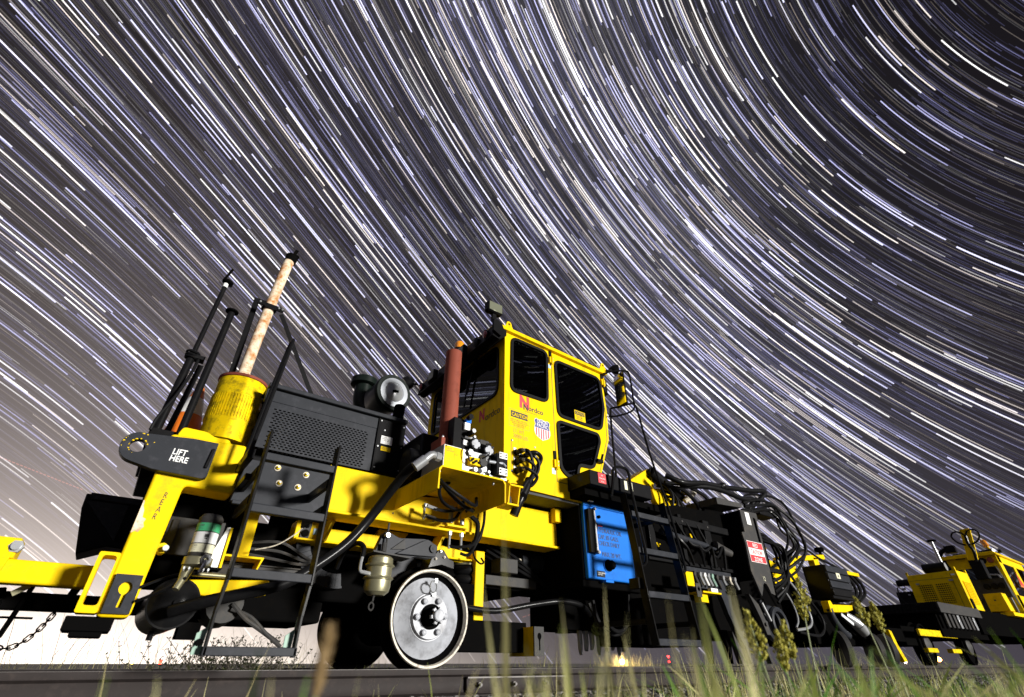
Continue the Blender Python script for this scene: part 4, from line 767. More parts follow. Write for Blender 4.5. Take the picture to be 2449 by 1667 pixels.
P(MB().cyl((3.515, 3.30, 1.215), (3.515, 3.28, 1.215), .015, n=10), 'tank_screw', DRK, tk)
P(MB().box(3.465, 3.495, 3.297, 3.2995, 1.10, 1.16), 'gauge_label', BLKT, tk)
P(MB().box(3.50, 3.56, 3.297, 3.2995, 1.128, 1.143), 'red_label', REDP, tk)
P(MB().box(3.455, 3.475, 3.297, 3.2995, 1.02, 1.07), 'pale_label', SKYP, tk)
P(MB().text('HYDRAULIC OIL\nCAP. 85 GALS.\nCHECK DAILY', 3.487, 3.2975, 1.075, .058, sx=.78), 'stencil_lettering', mat('stencil_navy', (.006, .03, .12), .5), tk)
P(MB().text('MAX. 20 WT.', 3.52, 3.2975, .865, .058, sx=.78), 'stencil_lettering', MATS['stencil_navy'], tk)
P(MB().lathe((3.585, 3.30, .79), (.05, -1, 0), [(.052, 0), (.052, .015), (.040, .018), (.040, .055), (.025, .075), (.003, .077)], 18), 'filler_cap', DRK, tk)
P(MB().lathe((3.585, 3.30, .79), (.05, -1, 0), [(.060, 0), (.060, .006)], 20), 'cap_ring', BLU, tk)
P(MB().box(3.43, 3.53, 3.295, 3.2995, .685, .735), 'maker_plate', BLKP, tk)
P(MB().text('TANK ASSEMBLY\nPART NO.', 3.437, 3.2945, .713, .014), 'plate_lettering', WHT, tk)
P(MB().box(3.52, 3.62, 3.28, 3.4, .645, .665), 'drain_boss', BLU, tk)
P(MB().box(3.30, 4.1, 3.35, 4.3, .60, .66).box(3.3, 3.34, 3.34, 4.2, .66, 1.33).box(3.96, 5.2, 3.5, 4.8, .6, 1.33).box(3.96, 4.3, 3.4, 3.55, .55, 1.35), 'centre_chassis', DRK, bevel=.01)
# --- front ladder and rails
ld = P(MB().bar((3.54, 2.84, .15), (3.54, 2.98, 1.37), .012, .075, up=(0, 1, 0)).bar((4.10, 2.84, .15), (4.10, 2.98, 1.37), .012, .075, up=(0, 1, 0)), 'front_ladder', BLK, bevel=.002)
for z in (1.185, .865, .515, .175):
    y = 2.84 + .14 * (z - .15) / 1.22
    P(MB().box(3.548, 4.092, y - .035, y + .035, z - .024, z + .024), 'rung', BLKP, ld, bevel=.003)
P(MB().box(3.50, 3.55, 2.9, 3.0, .56, .64), 'ladder_hinge', BLK, ld)
P(MB().box(4.08, 4.12, 2.9, 3.5, .3, .34).box(3.53, 3.56, 2.9, 3.5, .3, .34).box(4.08, 4.11, 2.95, 3.5, 1.2, 1.24), 'ladder_stay', BLK, ld)
P(MB().box(3.96, 4.78, 3.25, 3.9, .17, .55).box(3.9, 4.1, 3.3, 3.6, .17, .45), 'step_box', DRK, bevel=.02)
P(MB().tube([(3.40, 3.0, 1.33), (3.395, 2.95, 1.48), (3.40, 2.95, 1.55), (3.44, 2.94, 1.595), (3.53, 2.92, 1.60), (3.575, 2.91, 1.56), (3.57, 2.90, 1.40), (3.575, 2.87, 1.10), (3.60, 2.86, .82), (3.585, 2.88, .745), (3.55, 2.9, .73)], .014, 8, 4), 'grab_rail', BLK)
P(MB().tube([(3.845, 3.30, 1.53), (3.86, 3.30, 2.0), (3.885, 3.30, 2.43), (3.90, 3.28, 2.485), (3.95, 3.25, 2.50), (4.10, 3.16, 2.555), (4.135, 3.14, 2.54), (4.145, 3.12, 2.45), (4.15, 3.05, 1.9), (4.19, 2.97, 1.35), (4.20, 2.92, .90), (4.19, 2.90, .77), (4.16, 2.90, .745), (4.13, 2.90, .77)], .012, 8, 4), 'grab_rail', BLK)
# --- work heads
wb = P(MB().prism([(4.25, .70), (5.98, .72), (5.98, 1.66), (5.60, 1.70), (5.56, 1.62), (5.0, 1.60), (4.6, 1.52), (4.25, 1.40)], 3.42, 4.9), 'work_head_body', DRK, bevel=.01)
P(MB().prism([(5.55, 1.66), (6.10, 1.70), (6.12, 1.755), (5.55, 1.745)], 3.22, 3.8), 'top_cover', GRYP, bevel=.004)
pn_ = [(5.985, 1.655), (6.37, 1.665), (6.365, 1.58), (6.33, 1.56), (6.345, 1.34), (6.33, 1.0), (6.30, .71)] + [(6.13 + .085 * math.cos(a), .70 + .13 * math.sin(a)) for a in (.2, .7, 1.2, 1.7, 2.2, 2.7)] + [(5.99, .68), (5.89, .94), (5.92, 1.25), (5.90, 1.375), (5.97, 1.385)]
pn = P(MB().plate(pn_, [rpoly([(6.245, 1.30), (6.30, 1.30), (6.31, 1.59), (6.25, 1.60)], .01)], 3.195, 3.215), 'guard_panel', GRYP, label='grey steel guard panel with a red and white caution placard')
P(MB().box(6.0, 6.33, 3.22, 3.6, .9, 1.65), 'panel_box', DRK, pn)
P(MB().box(5.945, 6.29, 3.190, 3.1945, 1.045, 1.285), 'caution_placard', REDP, pn)
P(MB().plate([(5.945, 1.045), (6.29, 1.045), (6.29, 1.285), (5.945, 1.285)], [[(5.951, 1.051), (6.284, 1.051), (6.284, 1.279), (5.951, 1.279)]], 3.189, 3.1905).box(5.953, 6.282, 3.1885, 3.1905, 1.125, 1.205), 'placard_field', WHT, pn)
P(MB().text('RED', 6.117, 3.1885, 1.220, .062, align='CENTER', bold=.012).text('ZONE', 6.117, 3.1885, 1.060, .064, align='CENTER', bold=.012), 'placard_lettering', WHT, pn)
P(MB().text('CAUTION!', 6.117, 3.1875, 1.140, .070, sx=.78, align='CENTER', bold=.004), 'placard_lettering', REDP, pn)
P(MB().box(6.075, 6.17, 3.190, 3.1945, 1.49, 1.64), 'white_label', WHT, pn)
P(MB().text('12', 6.10, 3.1885, .85, .07, sx=.8), 'stencil_lettering', IVO, pn)
for x, w_ in ((4.36, .10), (4.92, .06), (5.40, .12)): P(MB().box(x, x + w_, 3.38, 3.42, .95, 1.48), 'body_rib', BLK, wb, bevel=.006)
P(MB().box(4.30, 5.9, 3.37, 3.42, 1.36, 1.44).box(4.3, 5.9, 3.38, 3.42, .93, .97), 'body_rail', BLK, wb, bevel=.006)
P(MB().cyl((4.5, 3.33, 1.22), (5.3, 3.33, 1.16), .035, n=14).cyl((5.3, 3.33, 1.16), (5.62, 3.33, 1.136), .016, n=10), 'crowd_cylinder', BLKP, wb)
P(MB().cyl((5.50, 3.36, 1.18), (5.72, 3.30, 1.12), .07, .04, 14), 'lamp_bell', GRYP, wb)
for i in range(5): P(MB().tube([(4.45 + .2 * i, 3.38, 1.40), (4.50 + .22 * i, 3.30, 1.25 - .05 * i), (4.62 + .23 * i, 3.28, 1.05 + .03 * i), (4.80 + .2 * i, 3.34, .94)], .016, 7), 'body_hose', RUB, wb)
for x, z in ((4.41, 1.40), (4.97, 1.40), (5.46, 1.40), (4.41, 1.0), (5.46, 1.0)): P(MB().cyl((x, 3.38, z), (x, 3.365, z), .014, n=6), 'rib_bolt', GRYP, wb)
# lifting arm behind the ladder
P(MB().prism(rpoly([(4.60, 1.90), (4.98, 2.12), (5.06, 2.16), (5.12, 2.10), (5.05, 1.85), (4.80, 1.80)], .04), 3.75, 3.95), 'lift_arm', YEL, bevel=.006)
P(MB().prism(rpoly([(4.95, 1.86), (5.25, 1.90), (5.40, 1.70), (5.52, 1.55), (5.40, 1.50), (5.12, 1.62), (5.0, 1.70)], .04), 3.70, 3.78), 'lift_arm', YEL, bevel=.006)
P(MB().cyl((5.0, 3.72, 2.08), (5.55, 3.72, 1.84), .075, n=16).cyl((5.02, 3.7, 2.08), (5.02, 3.85, 2.08), .05, n=14), 'lift_cylinder', BLK)
P(MB().cyl((5.02, 3.68, 2.06), (5.02, 3.70, 2.06), .02, n=10).cyl((5.45, 3.62, 1.90), (5.60, 3.6, 1.84), .022, n=8), 'steel_fitting', CHR)
P(MB().box(5.18, 5.30, 3.64, 3.70, 1.52, 1.60), 'cylinder_foot', GRYP)
P(MB().prism([(5.12, 1.29), (5.175, 1.28), (5.16, 1.25), (5.14, 1.245), (5.125, 1.27)], 3.40, 3.42).prism([(4.47, 1.12), (4.55, 1.11), (4.53, 1.085), (4.51, 1.075)], 3.40, 3.42), 'latch_hook', YEL)
for i in range(5):
    P(MB().tube([(4.95 + .08 * i, 3.68, 1.95 - .05 * i), (5.08 + .08 * i, 3.60, 1.90 - .05 * i), (5.14 + .08 * i, 3.55, 1.78 - .06 * i), (5.10 + .08 * i, 3.55, 1.62 - .05 * i)], .018, 8, 5), 'arm_hose', RUB)
for i in range(4):
    P(MB().tube([(3.75, 3.9 + .05 * i, 1.72 - .03 * i), (4.2, 3.85 + .05 * i, 1.80 - .03 * i), (4.6, 3.85 + .05 * i, 1.84 - .02 * i), (5.1, 3.8, 1.92 - .02 * i)], .022, 8, 5), 'hose_run', RUB)
P(MB().box(3.8, 5.0, 3.8, 4.2, 1.55, 1.70).box(4.0, 4.12, 3.8, 3.9, 1.7, 1.80), 'hose_tray', BLK, bevel=.006)
P(MB().box(3.9, 4.6, 3.62, 3.66, 1.545, 1.565).prism([(5.25, 1.80), (5.6, 1.79), (5.66, 1.72), (5.3, 1.70)], 3.8, 3.9), 'yellow_rail', YEL)
P(MB().cyl((5.52, 3.6, 1.80), (5.62, 3.55, 1.90), .04, n=10).cyl((5.45, 3.6, 1.76), (5.56, 3.55, 1.82), .03, n=8), 'rotary_joint', RUST)
P(MB().prism([(5.48, 1.76), (5.58, 1.76), (5.56, 1.86), (5.5, 1.84)], 3.9, 3.95), 'yellow_tab', YEL)
for pts in ([(5.0, 3.5, 1.98), (5.19, 3.4, 1.90), (5.63, 3.4, 1.975), (6.01, 3.4, 2.005), (6.73, 3.4, 2.08), (7.20, 3.4, 2.15), (7.05, 3.42, 2.02), (6.72, 3.46, 1.82), (6.60, 3.5, 1.72)],
            [(5.3, 3.5, 1.90), (5.64, 3.42, 1.94), (6.0, 3.4, 1.955), (6.5, 3.4, 1.93), (6.84, 3.42, 1.98), (6.75, 3.45, 1.86), (6.62, 3.5, 1.74)]):
    P(MB().tube(pts, .034, 10, 5), 'sheathed_hose_bundle', RUB)
for pts in ([(6.02, 3.4, 2.0), (6.06, 3.38, 2.02), (6.10, 3.4, 1.99)],): P(MB().tube(pts, .045, 10, 3), 'hose_wrap', RUB)
for k, pts in enumerate(([(5.1, 3.6, 1.88), (5.28, 3.5, 1.86), (5.45, 3.45, 1.72), (5.50, 3.45, 1.62)], [(5.1, 3.6, 1.94), (5.42, 3.5, 1.92), (5.70, 3.45, 1.82), (5.76, 3.45, 1.70)])):
    P(MB().tube(pts, .024, 8), 'arm_hose', RUB)
for i in range(7):
    a = .06 * i; q = lambda s=.06: rnd.uniform(-s, s)
    P(MB().tube([(6.55, 3.45 + q(), 1.74 + a * .5), (6.9, 3.42 + q(), 1.82 + a * .6 + q(.04)), (7.2 + a + q(), 3.4 + q(), 1.88 + a * .4 + q(.04)), (7.32 + a * 1.6 + q(.1), 3.4 + q(), 1.72 + q()), (7.38 + a * 1.7 + q(.12), 3.4 + q(), 1.52 - a * .2 + q(.08)), (7.26 + a * 1.3 + q(.12), 3.45 + q(), 1.32 - a * .3 + q()), (7.0 + a + q(.1), 3.5, 1.16 - a * .3 + q())], .017 + .003 * (i % 2), 8, 5), 'loop_hose', RUB)
for i in range(5):
    a = .06 * i; q = lambda s=.06: rnd.uniform(-s, s)
    P(MB().tube([(6.36, 3.35, 1.46 - a * .3), (6.62 + a * .4 + q(), 3.32 + q(), 1.42 - a * .2 + q(.04)), (6.85 + a * .6 + q(), 3.3 + q(), 1.28 + q()), (6.92 + a * .6 + q(.08), 3.3 + q(), 1.08 + q()), (6.80 + a * .5 + q(), 3.3, .93 - a * .2 + q()), (6.62, 3.35, .90 - a)], .019, 8, 5), 'loop_hose', RUB)
P(MB().tube([(6.9, 3.35, 1.05), (7.1, 3.3, .80), (7.25, 3.3, .55), (7.15, 3.3, .42), (6.9, 3.35, .38)], .016, 8).tube([(6.7, 3.35, .95), (6.85, 3.3, .7), (6.9, 3.3, .5), (6.8, 3.3, .40)], .012, 8), 'hanging_hose', CHR)
P(MB().tube([(6.95, 3.35, 1.2), (7.2, 3.3, .85), (7.5, 3.3, .6), (7.55, 3.3, .45), (7.35, 3.3, .33), (6.95, 3.35, .36)], .017, 8), 'hanging_hose', RUB)
P(MB().box(6.45, 6.75, 3.4, 3.7, 1.55, 1.78).box(6.9, 7.3, 3.4, 3.6, 1.78, 1.86), 'hose_manifold', BLK, bevel=.01)
P(MB().box(6.2, 6.9, 3.3, 3.34, 1.0, 1.05) , 'panel_stay', BLK)
# lower work head: jaws, tines, clamps
jw = P(MB().box(3.45, 4.35, 3.85, 4.3, .30, .60).prism([(3.70, .55), (3.78, .55), (3.92, .30), (3.88, .25), (3.78, .30)], 3.75, 3.82).prism([(3.62, .60), (3.70, .60), (3.72, .28), (3.60, .28)], 3.9, 4.1), 'tie_grab', DRK, bevel=.006)
P(MB().prism([(3.73, .52), (3.80, .54), (3.90, .34), (3.86, .30), (3.82, .36)], 3.735, 3.75), 'grab_finger', GRYP, jw)
for i, x in enumerate((3.72, 3.80, 3.88, 3.97, 4.08, 4.17, 4.25, 4.32)):
    P(MB().prism([(x - .018, .32), (x + .018, .32), (x + .020, .20), (x + .004, .10 + .03 * (i % 3)), (x - .012, .14)], 3.86, 3.90), 'tine', STL, jw, bevel=.003)
for pts in ([(3.58, 3.4, .50), (3.60, 3.4, .36), (3.68, 3.4, .285), (3.79, 3.4, .28), (3.88, 3.4, .36), (3.93, 3.4, .58)], [(3.55, 3.5, .52), (3.60, 3.5, .36), (3.72, 3.48, .26), (3.86, 3.45, .28), (3.95, 3.45, .42), (3.98, 3.45, .58)]): P(MB().tube(pts, .018, 8), 'drop_hose', RUB)
P(MB().box(4.60, 4.72, 3.19, 3.25, .69, .82), 'yellow_bracket', YEL)
P(MB().plate([(4.72, .595), (4.80, .595), (4.80, .72), (4.72, .72)], [circ(4.76, .67, .022, 12)], 3.18, 3.19), 'keyhole_plate', GRYP)
P(MB().box(4.80, 4.92, 3.2, 3.28, .555, .625), 'yellow_bracket', YEL)
P(MB().box(4.86, 5.18, 3.2, 3.4, .645, .66), 'bracket_shelf', YEL)
P(MB().box(5.04, 5.16, 3.22, 3.26, .665, .70), 'shelf_plate', WHT)
vb = P(MB().box(4.85, 5.75, 3.38, 3.5, .72, .92), 'valve_bank', BLKP)
for i, (x, m_) in enumerate(((4.92, GRYP), (5.02, CHR), (5.10, WHT), (5.17, CHR), (5.24, PGRN), (5.33, GRYP), (5.45, CHR), (5.58, RUST), (5.68, CHR))):
    P(MB().cyl((x, 3.38, .85), (x + .01, 3.30, .84), .025, n=8).cyl((x + .01, 3.32, .84), (x + .05, 3.31, .74), .016, n=8), 'bank_fitting', m_, vb)
P(MB().prism([(5.30, .72), (5.52, .70), (5.50, .52), (5.56, .35), (5.60, .16), (5.50, .30), (5.40, .48), (5.36, .60)], 3.30, 3.36), 'clamp_leg', BLKP, bevel=.004)
P(MB().cyl((5.50, 3.30, .72), (5.50, 3.24, .72), .05, n=16), 'clamp_pivot', DRK)
P(MB().prism([(5.80, .70), (5.95, .60), (6.02, .45), (6.06, .30), (5.98, .30), (5.93, .45)], 3.24, 3.30).cyl((5.99, 3.24, .40), (5.99, 3.22, .40), .02, n=10), 'clamp_leg', GRYP, bevel=.004)
P(MB().torus((6.25, 3.3, .42), (0, 1, 0), .16, .035, 24, 8).torus((6.32, 3.25, .42), (0, 1, 0), .15, .03, 24, 8).cyl((6.05, 3.28, .65), (6.14, 3.28, .50), .025, n=10), 'rail_clamp', BLKP)
P(MB().cyl((6.02, 3.24, .62), (6.12, 3.24, .44), .018, n=10), 'clamp_ram', CHR)
for x in (5.10, 5.45, 5.62, 5.80, 6.22):
    P(MB().prism([(x, .34), (x + .08, .34), (x + .10, .20), (x + .07, .03), (x + .04, .12), (x + .02, .20)], 3.44, 3.50), 'tamping_tine', GRYP if x > 5.5 else DRK, bevel=.003)
P(MB().box(4.9, 6.6, 3.5, 4.8, .28, .72).box(6.0, 7.2, 3.6, 4.8, .35, 1.5).box(6.6, 8.4, 3.9, 4.8, .4, 1.1), 'front_chassis', DRK, bevel=.02)
# --- front boom, tool box and spindles
P(MB().prism([(6.85, 1.50), (7.05, 1.56), (7.45, 1.30), (8.25, 1.22), (8.25, 1.08), (7.5, .98), (7.2, 1.05), (7.02, 1.30)], 3.75, 3.95), 'front_boom', YEL, bevel=.008)
P(MB().prism([(6.70, 1.46), (6.80, 1.50), (7.0, 1.0), (6.92, .92)], 3.6, 3.7).prism([(6.7, .95), (6.78, 1.0), (7.25, 1.40), (7.2, 1.44)], 3.62, 3.68), 'boom_link', YEL, bevel=.005)
fa_ = P(MB().bar((7.9, 3.85, 1.345), (9.50, 3.85, 1.55), .10, .075), 'top_arm', YEL, bevel=.01)
P(MB().box(9.05, 9.22, 3.8, 3.9, 1.28, 1.50).box(8.2, 8.35, 3.8, 3.9, 1.2, 1.38), 'arm_post', YEL, fa_, bevel=.005)
P(MB().lathe((9.42, 3.82, 1.64), (0, 0, 1), [(.02, -.10), (.02, -.03), (.07, -.01), (.075, .03), (.06, .05), (.01, .052)], 16), 'float_knob', DRK, fa_)
P(MB().tube([(8.45, 3.8, 1.42), (8.65, 3.8, 1.55), (8.95, 3.8, 1.58), (9.25, 3.8, 1.50), (9.9, 3.8, 1.40), (10.2, 3.8, 1.25)], .02, 8), 'arm_hose', RUB)
tbx = P(MB().prismx([(3.40, .82), (3.72, .82), (3.72, 1.275), (3.40, 1.275)], 8.36, 9.06), 'tool_box', BLK, bevel=.008)
for i in range(4): P(MB().box(8.36, 9.07, 3.375, 3.402, 1.175 - i * .105, 1.265 - i * .105), 'box_slat', BLKP if i != 3 else BLK, tbx, bevel=.006)
P(MB().box(8.62, 8.74, 3.37, 3.3745, 1.10, 1.175), 'white_label', IVO, tbx)
P(MB().text('18', 8.65, 3.3685, 1.115, .05), 'label_lettering', BLKT, tbx)
P(MB().box(9.06, 9.55, 3.40, 3.55, 1.20, 1.25), 'side_arm', YEL, tbx)
for i in range(3): P(MB().tube([(9.16 + .17 * i, 3.45, 1.20), (9.24 + .17 * i, 3.42, 1.08), (9.26 + .15 * i, 3.42, .95), (9.14 + .1 * i, 3.45, .84)], .024, 8), 'side_hose', RUB, tbx)
P(MB().prism([(8.08, .77), (8.16, .78), (8.2, .73), (8.95, .76), (9.07, .82), (9.08, .74), (8.55, .65), (8.08, .63)], 3.38, 3.48), 'spindle_bracket', YEL, bevel=.005)
P(MB().cyl((8.9, 3.36, .68), (8.9, 3.48, .68), .09, n=18), 'spindle_motor', DRK)
P(MB().cyl((8.93, 3.355, .69), (8.93, 3.36, .69), .045, n=16), 'blue_badge', SKYP)
P(MB().cyl((8.55, 3.42, .62), (8.75, 3.36, .50), .06, .085, 12).cyl((8.75, 3.36, .50), (8.85, 3.34, .40), .09, .07, 12).bar((8.4, 3.4, .62), (8.6, 3.36, .50), .02, .04), 'spindle_head', CHR)
P(MB().tube([(8.12, 3.42, .68), (8.16, 3.42, .55), (8.3, 3.42, .42), (8.46, 3.42, .36)], .05, 10, 5), 'curved_guard', BLKP)
for x in (8.1, 9.15, 9.6):
    P(MB().cyl((x, 3.44, .20), (x + .05, 3.40, .20), .21, n=32).cyl((x + .05, 3.4, .20), (x + .06, 3.39, .2), .08, n=20), 'scarifier_disc', GRYP)
P(MB().bar((8.5, 3.5, .60), (9.3, 3.42, .25), .06, .08).bar((7.9, 3.5, .6), (8.1, 3.45, .2), .06, .1).box(7.8, 9.4, 3.55, 4.6, .25, .8), 'front_carriage', DRK, bevel=.01)
# ------------------------------------------------------------------ things near the machine
cone = thing('traffic_cone', 'orange traffic cone with a white collar standing behind the black poles', 'traffic cone', (.03, 4.3, 1.43))
P(MB().lathe((.03, 4.3, 1.455), (0, 0, 1), [(.14, 0), (.032, .46), (.024, .475), (.015, .477)], 28), 'cone_body', ORNG, cone)
P(MB().box(-.15, .21, 4.12, 4.48, 1.43, 1.456), 'cone_base', ORNG, cone, bevel=.01)
P(MB().lathe((.03, 4.3, 1.455), (0, 0, 1), [(.0905, .215), (.0555, .365)], 28, False), 'reflective_collar', WHT, cone)
ch = thing('safety_chain', 'dark steel safety chain sagging from the drawbar beside the tow loop', 'chain', (-.30, 4.25, .1))
cpts = spline([(-.19, 4.25, .42), (-.205, 4.25, .36), (-.235, 4.25, .28), (-.275, 4.25, .19), (-.33, 4.25, .125), (-.39, 4.25, .105), (-.44, 4.25, .13), (-.475, 4.25, .19), (-.49, 4.25, .27), (-.50, 4.28, .33)], 20)
acc, prev, li = 0, cpts[0], 0
for p in cpts[1:]:
    acc += (p - prev).length
    if acc > .030:
        acc = 0; d = (p - prev).normalized(); side = Vector((0, 1, 0)) if li % 2 else d.cross(Vector((0, 1, 0)))
        u = side; ring = []
        for k in range(12):
            a = 6.28318 * k / 12; ring.append(p + d * (.013 * math.cos(a) + .010 * (1 if math.cos(a) > 0 else -1)) + u * .012 * math.sin(a))
        ring.append(ring[0])
        P(MB().tube(ring, .0045, 6, 1), 'link', DRK, ch); li += 1
    prev = p
P(MB().bar((-.175, 4.25, .455), (-.20, 4.25, .35), .03, .045), 'grab_hook', DRK, ch, bevel=.006)
# ------------------------------------------------------------------ second machine farther along the track
T2 = thing('second_track_machine', 'smaller yellow track machine with a louvred hood and crane post farther down the line', 'rail machine', (16.5, 4.4, 0))
def Q(b, name, m, parent=None, bevel=.0, smooth=40, label=None): return b.build(name, m, parent or T2, bevel, smooth, label)
YF = YELD
hd2 = Q(MB().prismx([(3.50, 1.02), (4.50, 1.02), (4.50, 1.83), (3.50, 1.85)], 15.5, 16.35), 'engine_hood', YF, bevel=.01)
for y0_, y1_ in ((3.74, 4.00), (4.06, 4.34)):
    Q(MB().box(15.488, 15.502, y0_, y1_, 1.20, 1.60), 'hood_grille', BLK, hd2)
    sl = MB()
    for i in range(9): sl.box(15.478, 15.490, y0_, y1_, 1.215 + i * .043, 1.228 + i * .043)
    for i in range(7): sl.box(15.480, 15.489, y0_ + .01 + i * (y1_ - y0_ - .02) / 6.2, y0_ + .02 + i * (y1_ - y0_ - .02) / 6.2, 1.2, 1.6)
    Q(sl, 'grille_bars', YF, hd2)
Q(MB().box(15.493, 15.5, 3.53, 4.48, 1.706, 1.712).box(15.493, 15.5, 3.63, 3.636, 1.05, 1.80), 'panel_seam', BLKT, hd2)
Q(MB().box(15.46, 15.50, 4.30, 4.36, 1.615, 1.645).box(15.46, 15.50, 3.62, 3.70, 1.64, 1.67), 'hood_latch', CHR, hd2)
Q(MB().box(15.485, 15.5, 3.55, 3.62, 1.75, 1.78), 'white_label', WHT, hd2)
for i in range(14): Q(MB().prismx([(3.50, 1.17 + i * .034), (3.478, 1.165 + i * .034), (3.478, 1.178 + i * .034), (3.50, 1.195 + i * .034)], 15.64, 16.22), 'louvre', YF, hd2)
Q(MB().box(15.55, 15.66, 3.47, 3.50, 1.06, 1.26), 'hood_handle', BLK, hd2)
for x in (15.52, 16.3): Q(MB().box(x - .03, x + .03, 3.50, 3.54, 1.85, 1.92), 'lifting_eye', YF, hd2)
Q(MB().box(15.5, 15.54, 4.46, 4.50, 1.83, 1.90), 'lifting_eye', YF, hd2)
mu2 = Q(MB().cyl((15.9, 3.74, 1.99), (15.9, 4.2, 1.99), .105, n=22).box(15.85, 15.95, 3.85, 4.1, 1.84, 1.92), 'muffler', BLK)
Q(MB().cyl((15.9, 3.735, 1.99), (15.9, 3.74, 1.99), .09, n=20), 'muffler_end', CHR, mu2)
Q(MB().tube([(16.0, 3.82, 2.05), (16.0, 3.83, 2.58)], .038, 12, 1), 'exhaust_stack', CHR)
Q(MB().box(15.93, 16.07, 3.73, 3.90, 2.585, 2.62), 'rain_flap', DRK)
Q(MB().cyl((15.6, 4.50, 1.70), (15.6, 4.78, 1.70), .075, n=18).box(15.5, 15.8, 4.52, 4.85, 1.05, 1.5), 'air_filter', BLK)
for a_, b_, r_ in (((15.5, 4.62, 1.56), (15.5, 4.7, 1.56), .025), ((15.48, 4.56, 1.42), (15.48, 4.6, 1.42), .02), ((15.5, 4.5, 1.13), (15.48, 4.62, 1.13), .03)): Q(MB().cyl(a_, b_, r_, n=8), 'pipe_fitting', CHR)
Q(MB().tube([(15.5, 4.78, 1.6), (15.5, 4.8, 1.4), (15.5, 4.7, 1.2)], .015, 6), 'engine_hose', RUB)
# deck with slats
dk = Q(MB().box(12.45, 15.0, 3.32, 4.75, .84, 1.01), 'front_deck', BLK, bevel=.01)
Q(MB().box(12.46, 14.95, 3.30, 3.32, .835, 1.005), 'deck_edge', GRYP, dk)
for i in range(20): Q(MB().box(12.435, 12.45, 3.36 + i * .068, 3.41 + i * .068, .85, 1.0), 'deck_slat', BLK, dk)
for i in range(8): Q(MB().box(12.72 + i * .24, 12.83 + i * .24, 3.34, 3.36, .60, .83), 'side_slat', GRYP if i % 4 != 3 else CHR, dk, bevel=.004)
Q(MB().box(12.6, 15.4, 3.45, 4.7, .45, .84).box(15, 24, 3.4, 5.2, .55, 1.02), 'chassis', DRK)
Q(MB().box(11.5, 13.45, 3.48, 3.52, .44, .545), 'side_beam', YELW, bevel=.006)
Q(MB().prism([(10.36, .50), (10.46, .48), (10.52, .30), (10.68, .06), (10.56, .05), (10.40, .30)], 3.55, 3.62), 'front_hook', YELW, bevel=.005)
Q(MB().box(10.6, 11.4, 3.7, 4.6, .35, .55).box(11.4, 12.6, 3.7, 4.6, .3, .6), 'front_frame', DRK, bevel=.01)
for x in (12.0, 13.3): Q(MB().box(x, x + .5, 3.6, 3.7, .20, .27), 'axle_box', YELW, bevel=.01)
for x in (12.25, 14.6, 20.0):
    w2_ = Q(MB().lathe((x, 3.665, .33), (0, -1, 0), [(.36, -.13), (.33, -.10), (.33, 0), (.30, .005), (.29, -.03), (.05, -.02)], 32), 'wheel', DRK)
    Q(MB().lathe((x, 3.665, .33), (0, -1, 0), [(.16, -.01), (.15, .02), (.04, .06), (.01, .062)], 20), 'wheel_hub', GRYP, w2_)
# cab with open front
XC = 19.65
fr2 = MB().plate([(3.40, 1.05), (4.62, 1.05), (4.62, 2.60), (3.40, 2.60)], [[(3.48, 1.95), (4.50, 1.95), (4.50, 2.32), (3.48, 2.33)], [(3.9, 1.1), (4.5, 1.1), (4.5, 1.9), (3.9, 1.9)]], 0, .05)
fr2.v = [(XC + b, a, c) for a, b, c in fr2.v]
cf2 = Q(fr2, 'cab_front', YF)
pn2 = MB().plate([(3.46, 1.94), (4.52, 1.94), (4.52, 2.34), (3.46, 2.34)], [], 0, .008); pn2.v = [(XC + .02 + b, a, c) for a, b, c in pn2.v]; Q(pn2, 'windscreen', GLS, cf2)
Q(MB().prismx([(3.40, 1.05), (3.44, 1.05), (3.44, 2.6), (3.40, 2.6)], XC + .05, XC + .35).box(XC + .05, XC + 2.8, 3.40, 3.44, 1.05, 1.60).box(XC + .05, XC + 2.8, 3.40, 3.44, 2.42, 2.60).box(XC + 1.5, XC + 1.75, 3.40, 3.44, 1.6, 2.42), 'cab_side', YF)
Q(MB().box(XC + .35, XC + 1.5, 3.42, 3.43, 1.60, 2.42), 'side_window', GLS)
Q(MB().prismx([(3.33, 2.60), (4.66, 2.60), (4.6, 2.70), (3.40, 2.70)], XC - .12, XC + 2.9), 'cab_roof', YF, bevel=.02)
Q(MB().box(XC + .3, XC + 2.6, 3.6, 4.5, 1.05, 1.9).box(XC + 2.7, XC + 2.75, 3.44, 4.6, 1.0, 2.6), 'cab_interior', CABIN)
for y in (3.55, 3.72): Q(MB().cyl((XC, y, 2.49), (XC - .05, y, 2.49), .075, n=20), 'round_lamp', BLK if y > 3.6 else RLEN, cf2)
for y, z in ((3.93, 2.46), (4.20, 2.66)):
    lp = Q(MB().box(XC - .09, XC, y - .11, y + .11, z - .075, z + .075), 'work_light', BLK, cf2, bevel=.01)
    Q(MB().box(XC - .095, XC - .09, y - .09, y + .09, z - .055, z + .055), 'lamp_lens', LAMPM, lp)
Q(MB().tube([(XC - .05, 4.55, 2.3), (XC - .05, 4.62, 2.7), (XC - .02, 4.55, 2.85), (XC, 4.4, 2.9)], .06, 10), 'roll_bar', BLK)
Q(MB().box(XC - .1, XC + .1, 4.20, 4.45, 2.78, 2.98).cyl((XC - .1, 4.24, 2.88), (XC - .14, 4.24, 2.88), .06, n=12), 'roof_lamp', BLK)
Q(MB().cyl((XC + .2, 3.45, 2.70), (XC + .2, 3.52, 2.86), .03, n=10), 'beacon_stem', YF)
Q(MB().lathe((XC + .2, 3.52, 2.86), (0, .25, 1), [(.07, 0), (.075, .15), (.05, .19), (.01, .2)], 18), 'amber_beacon', AMB)
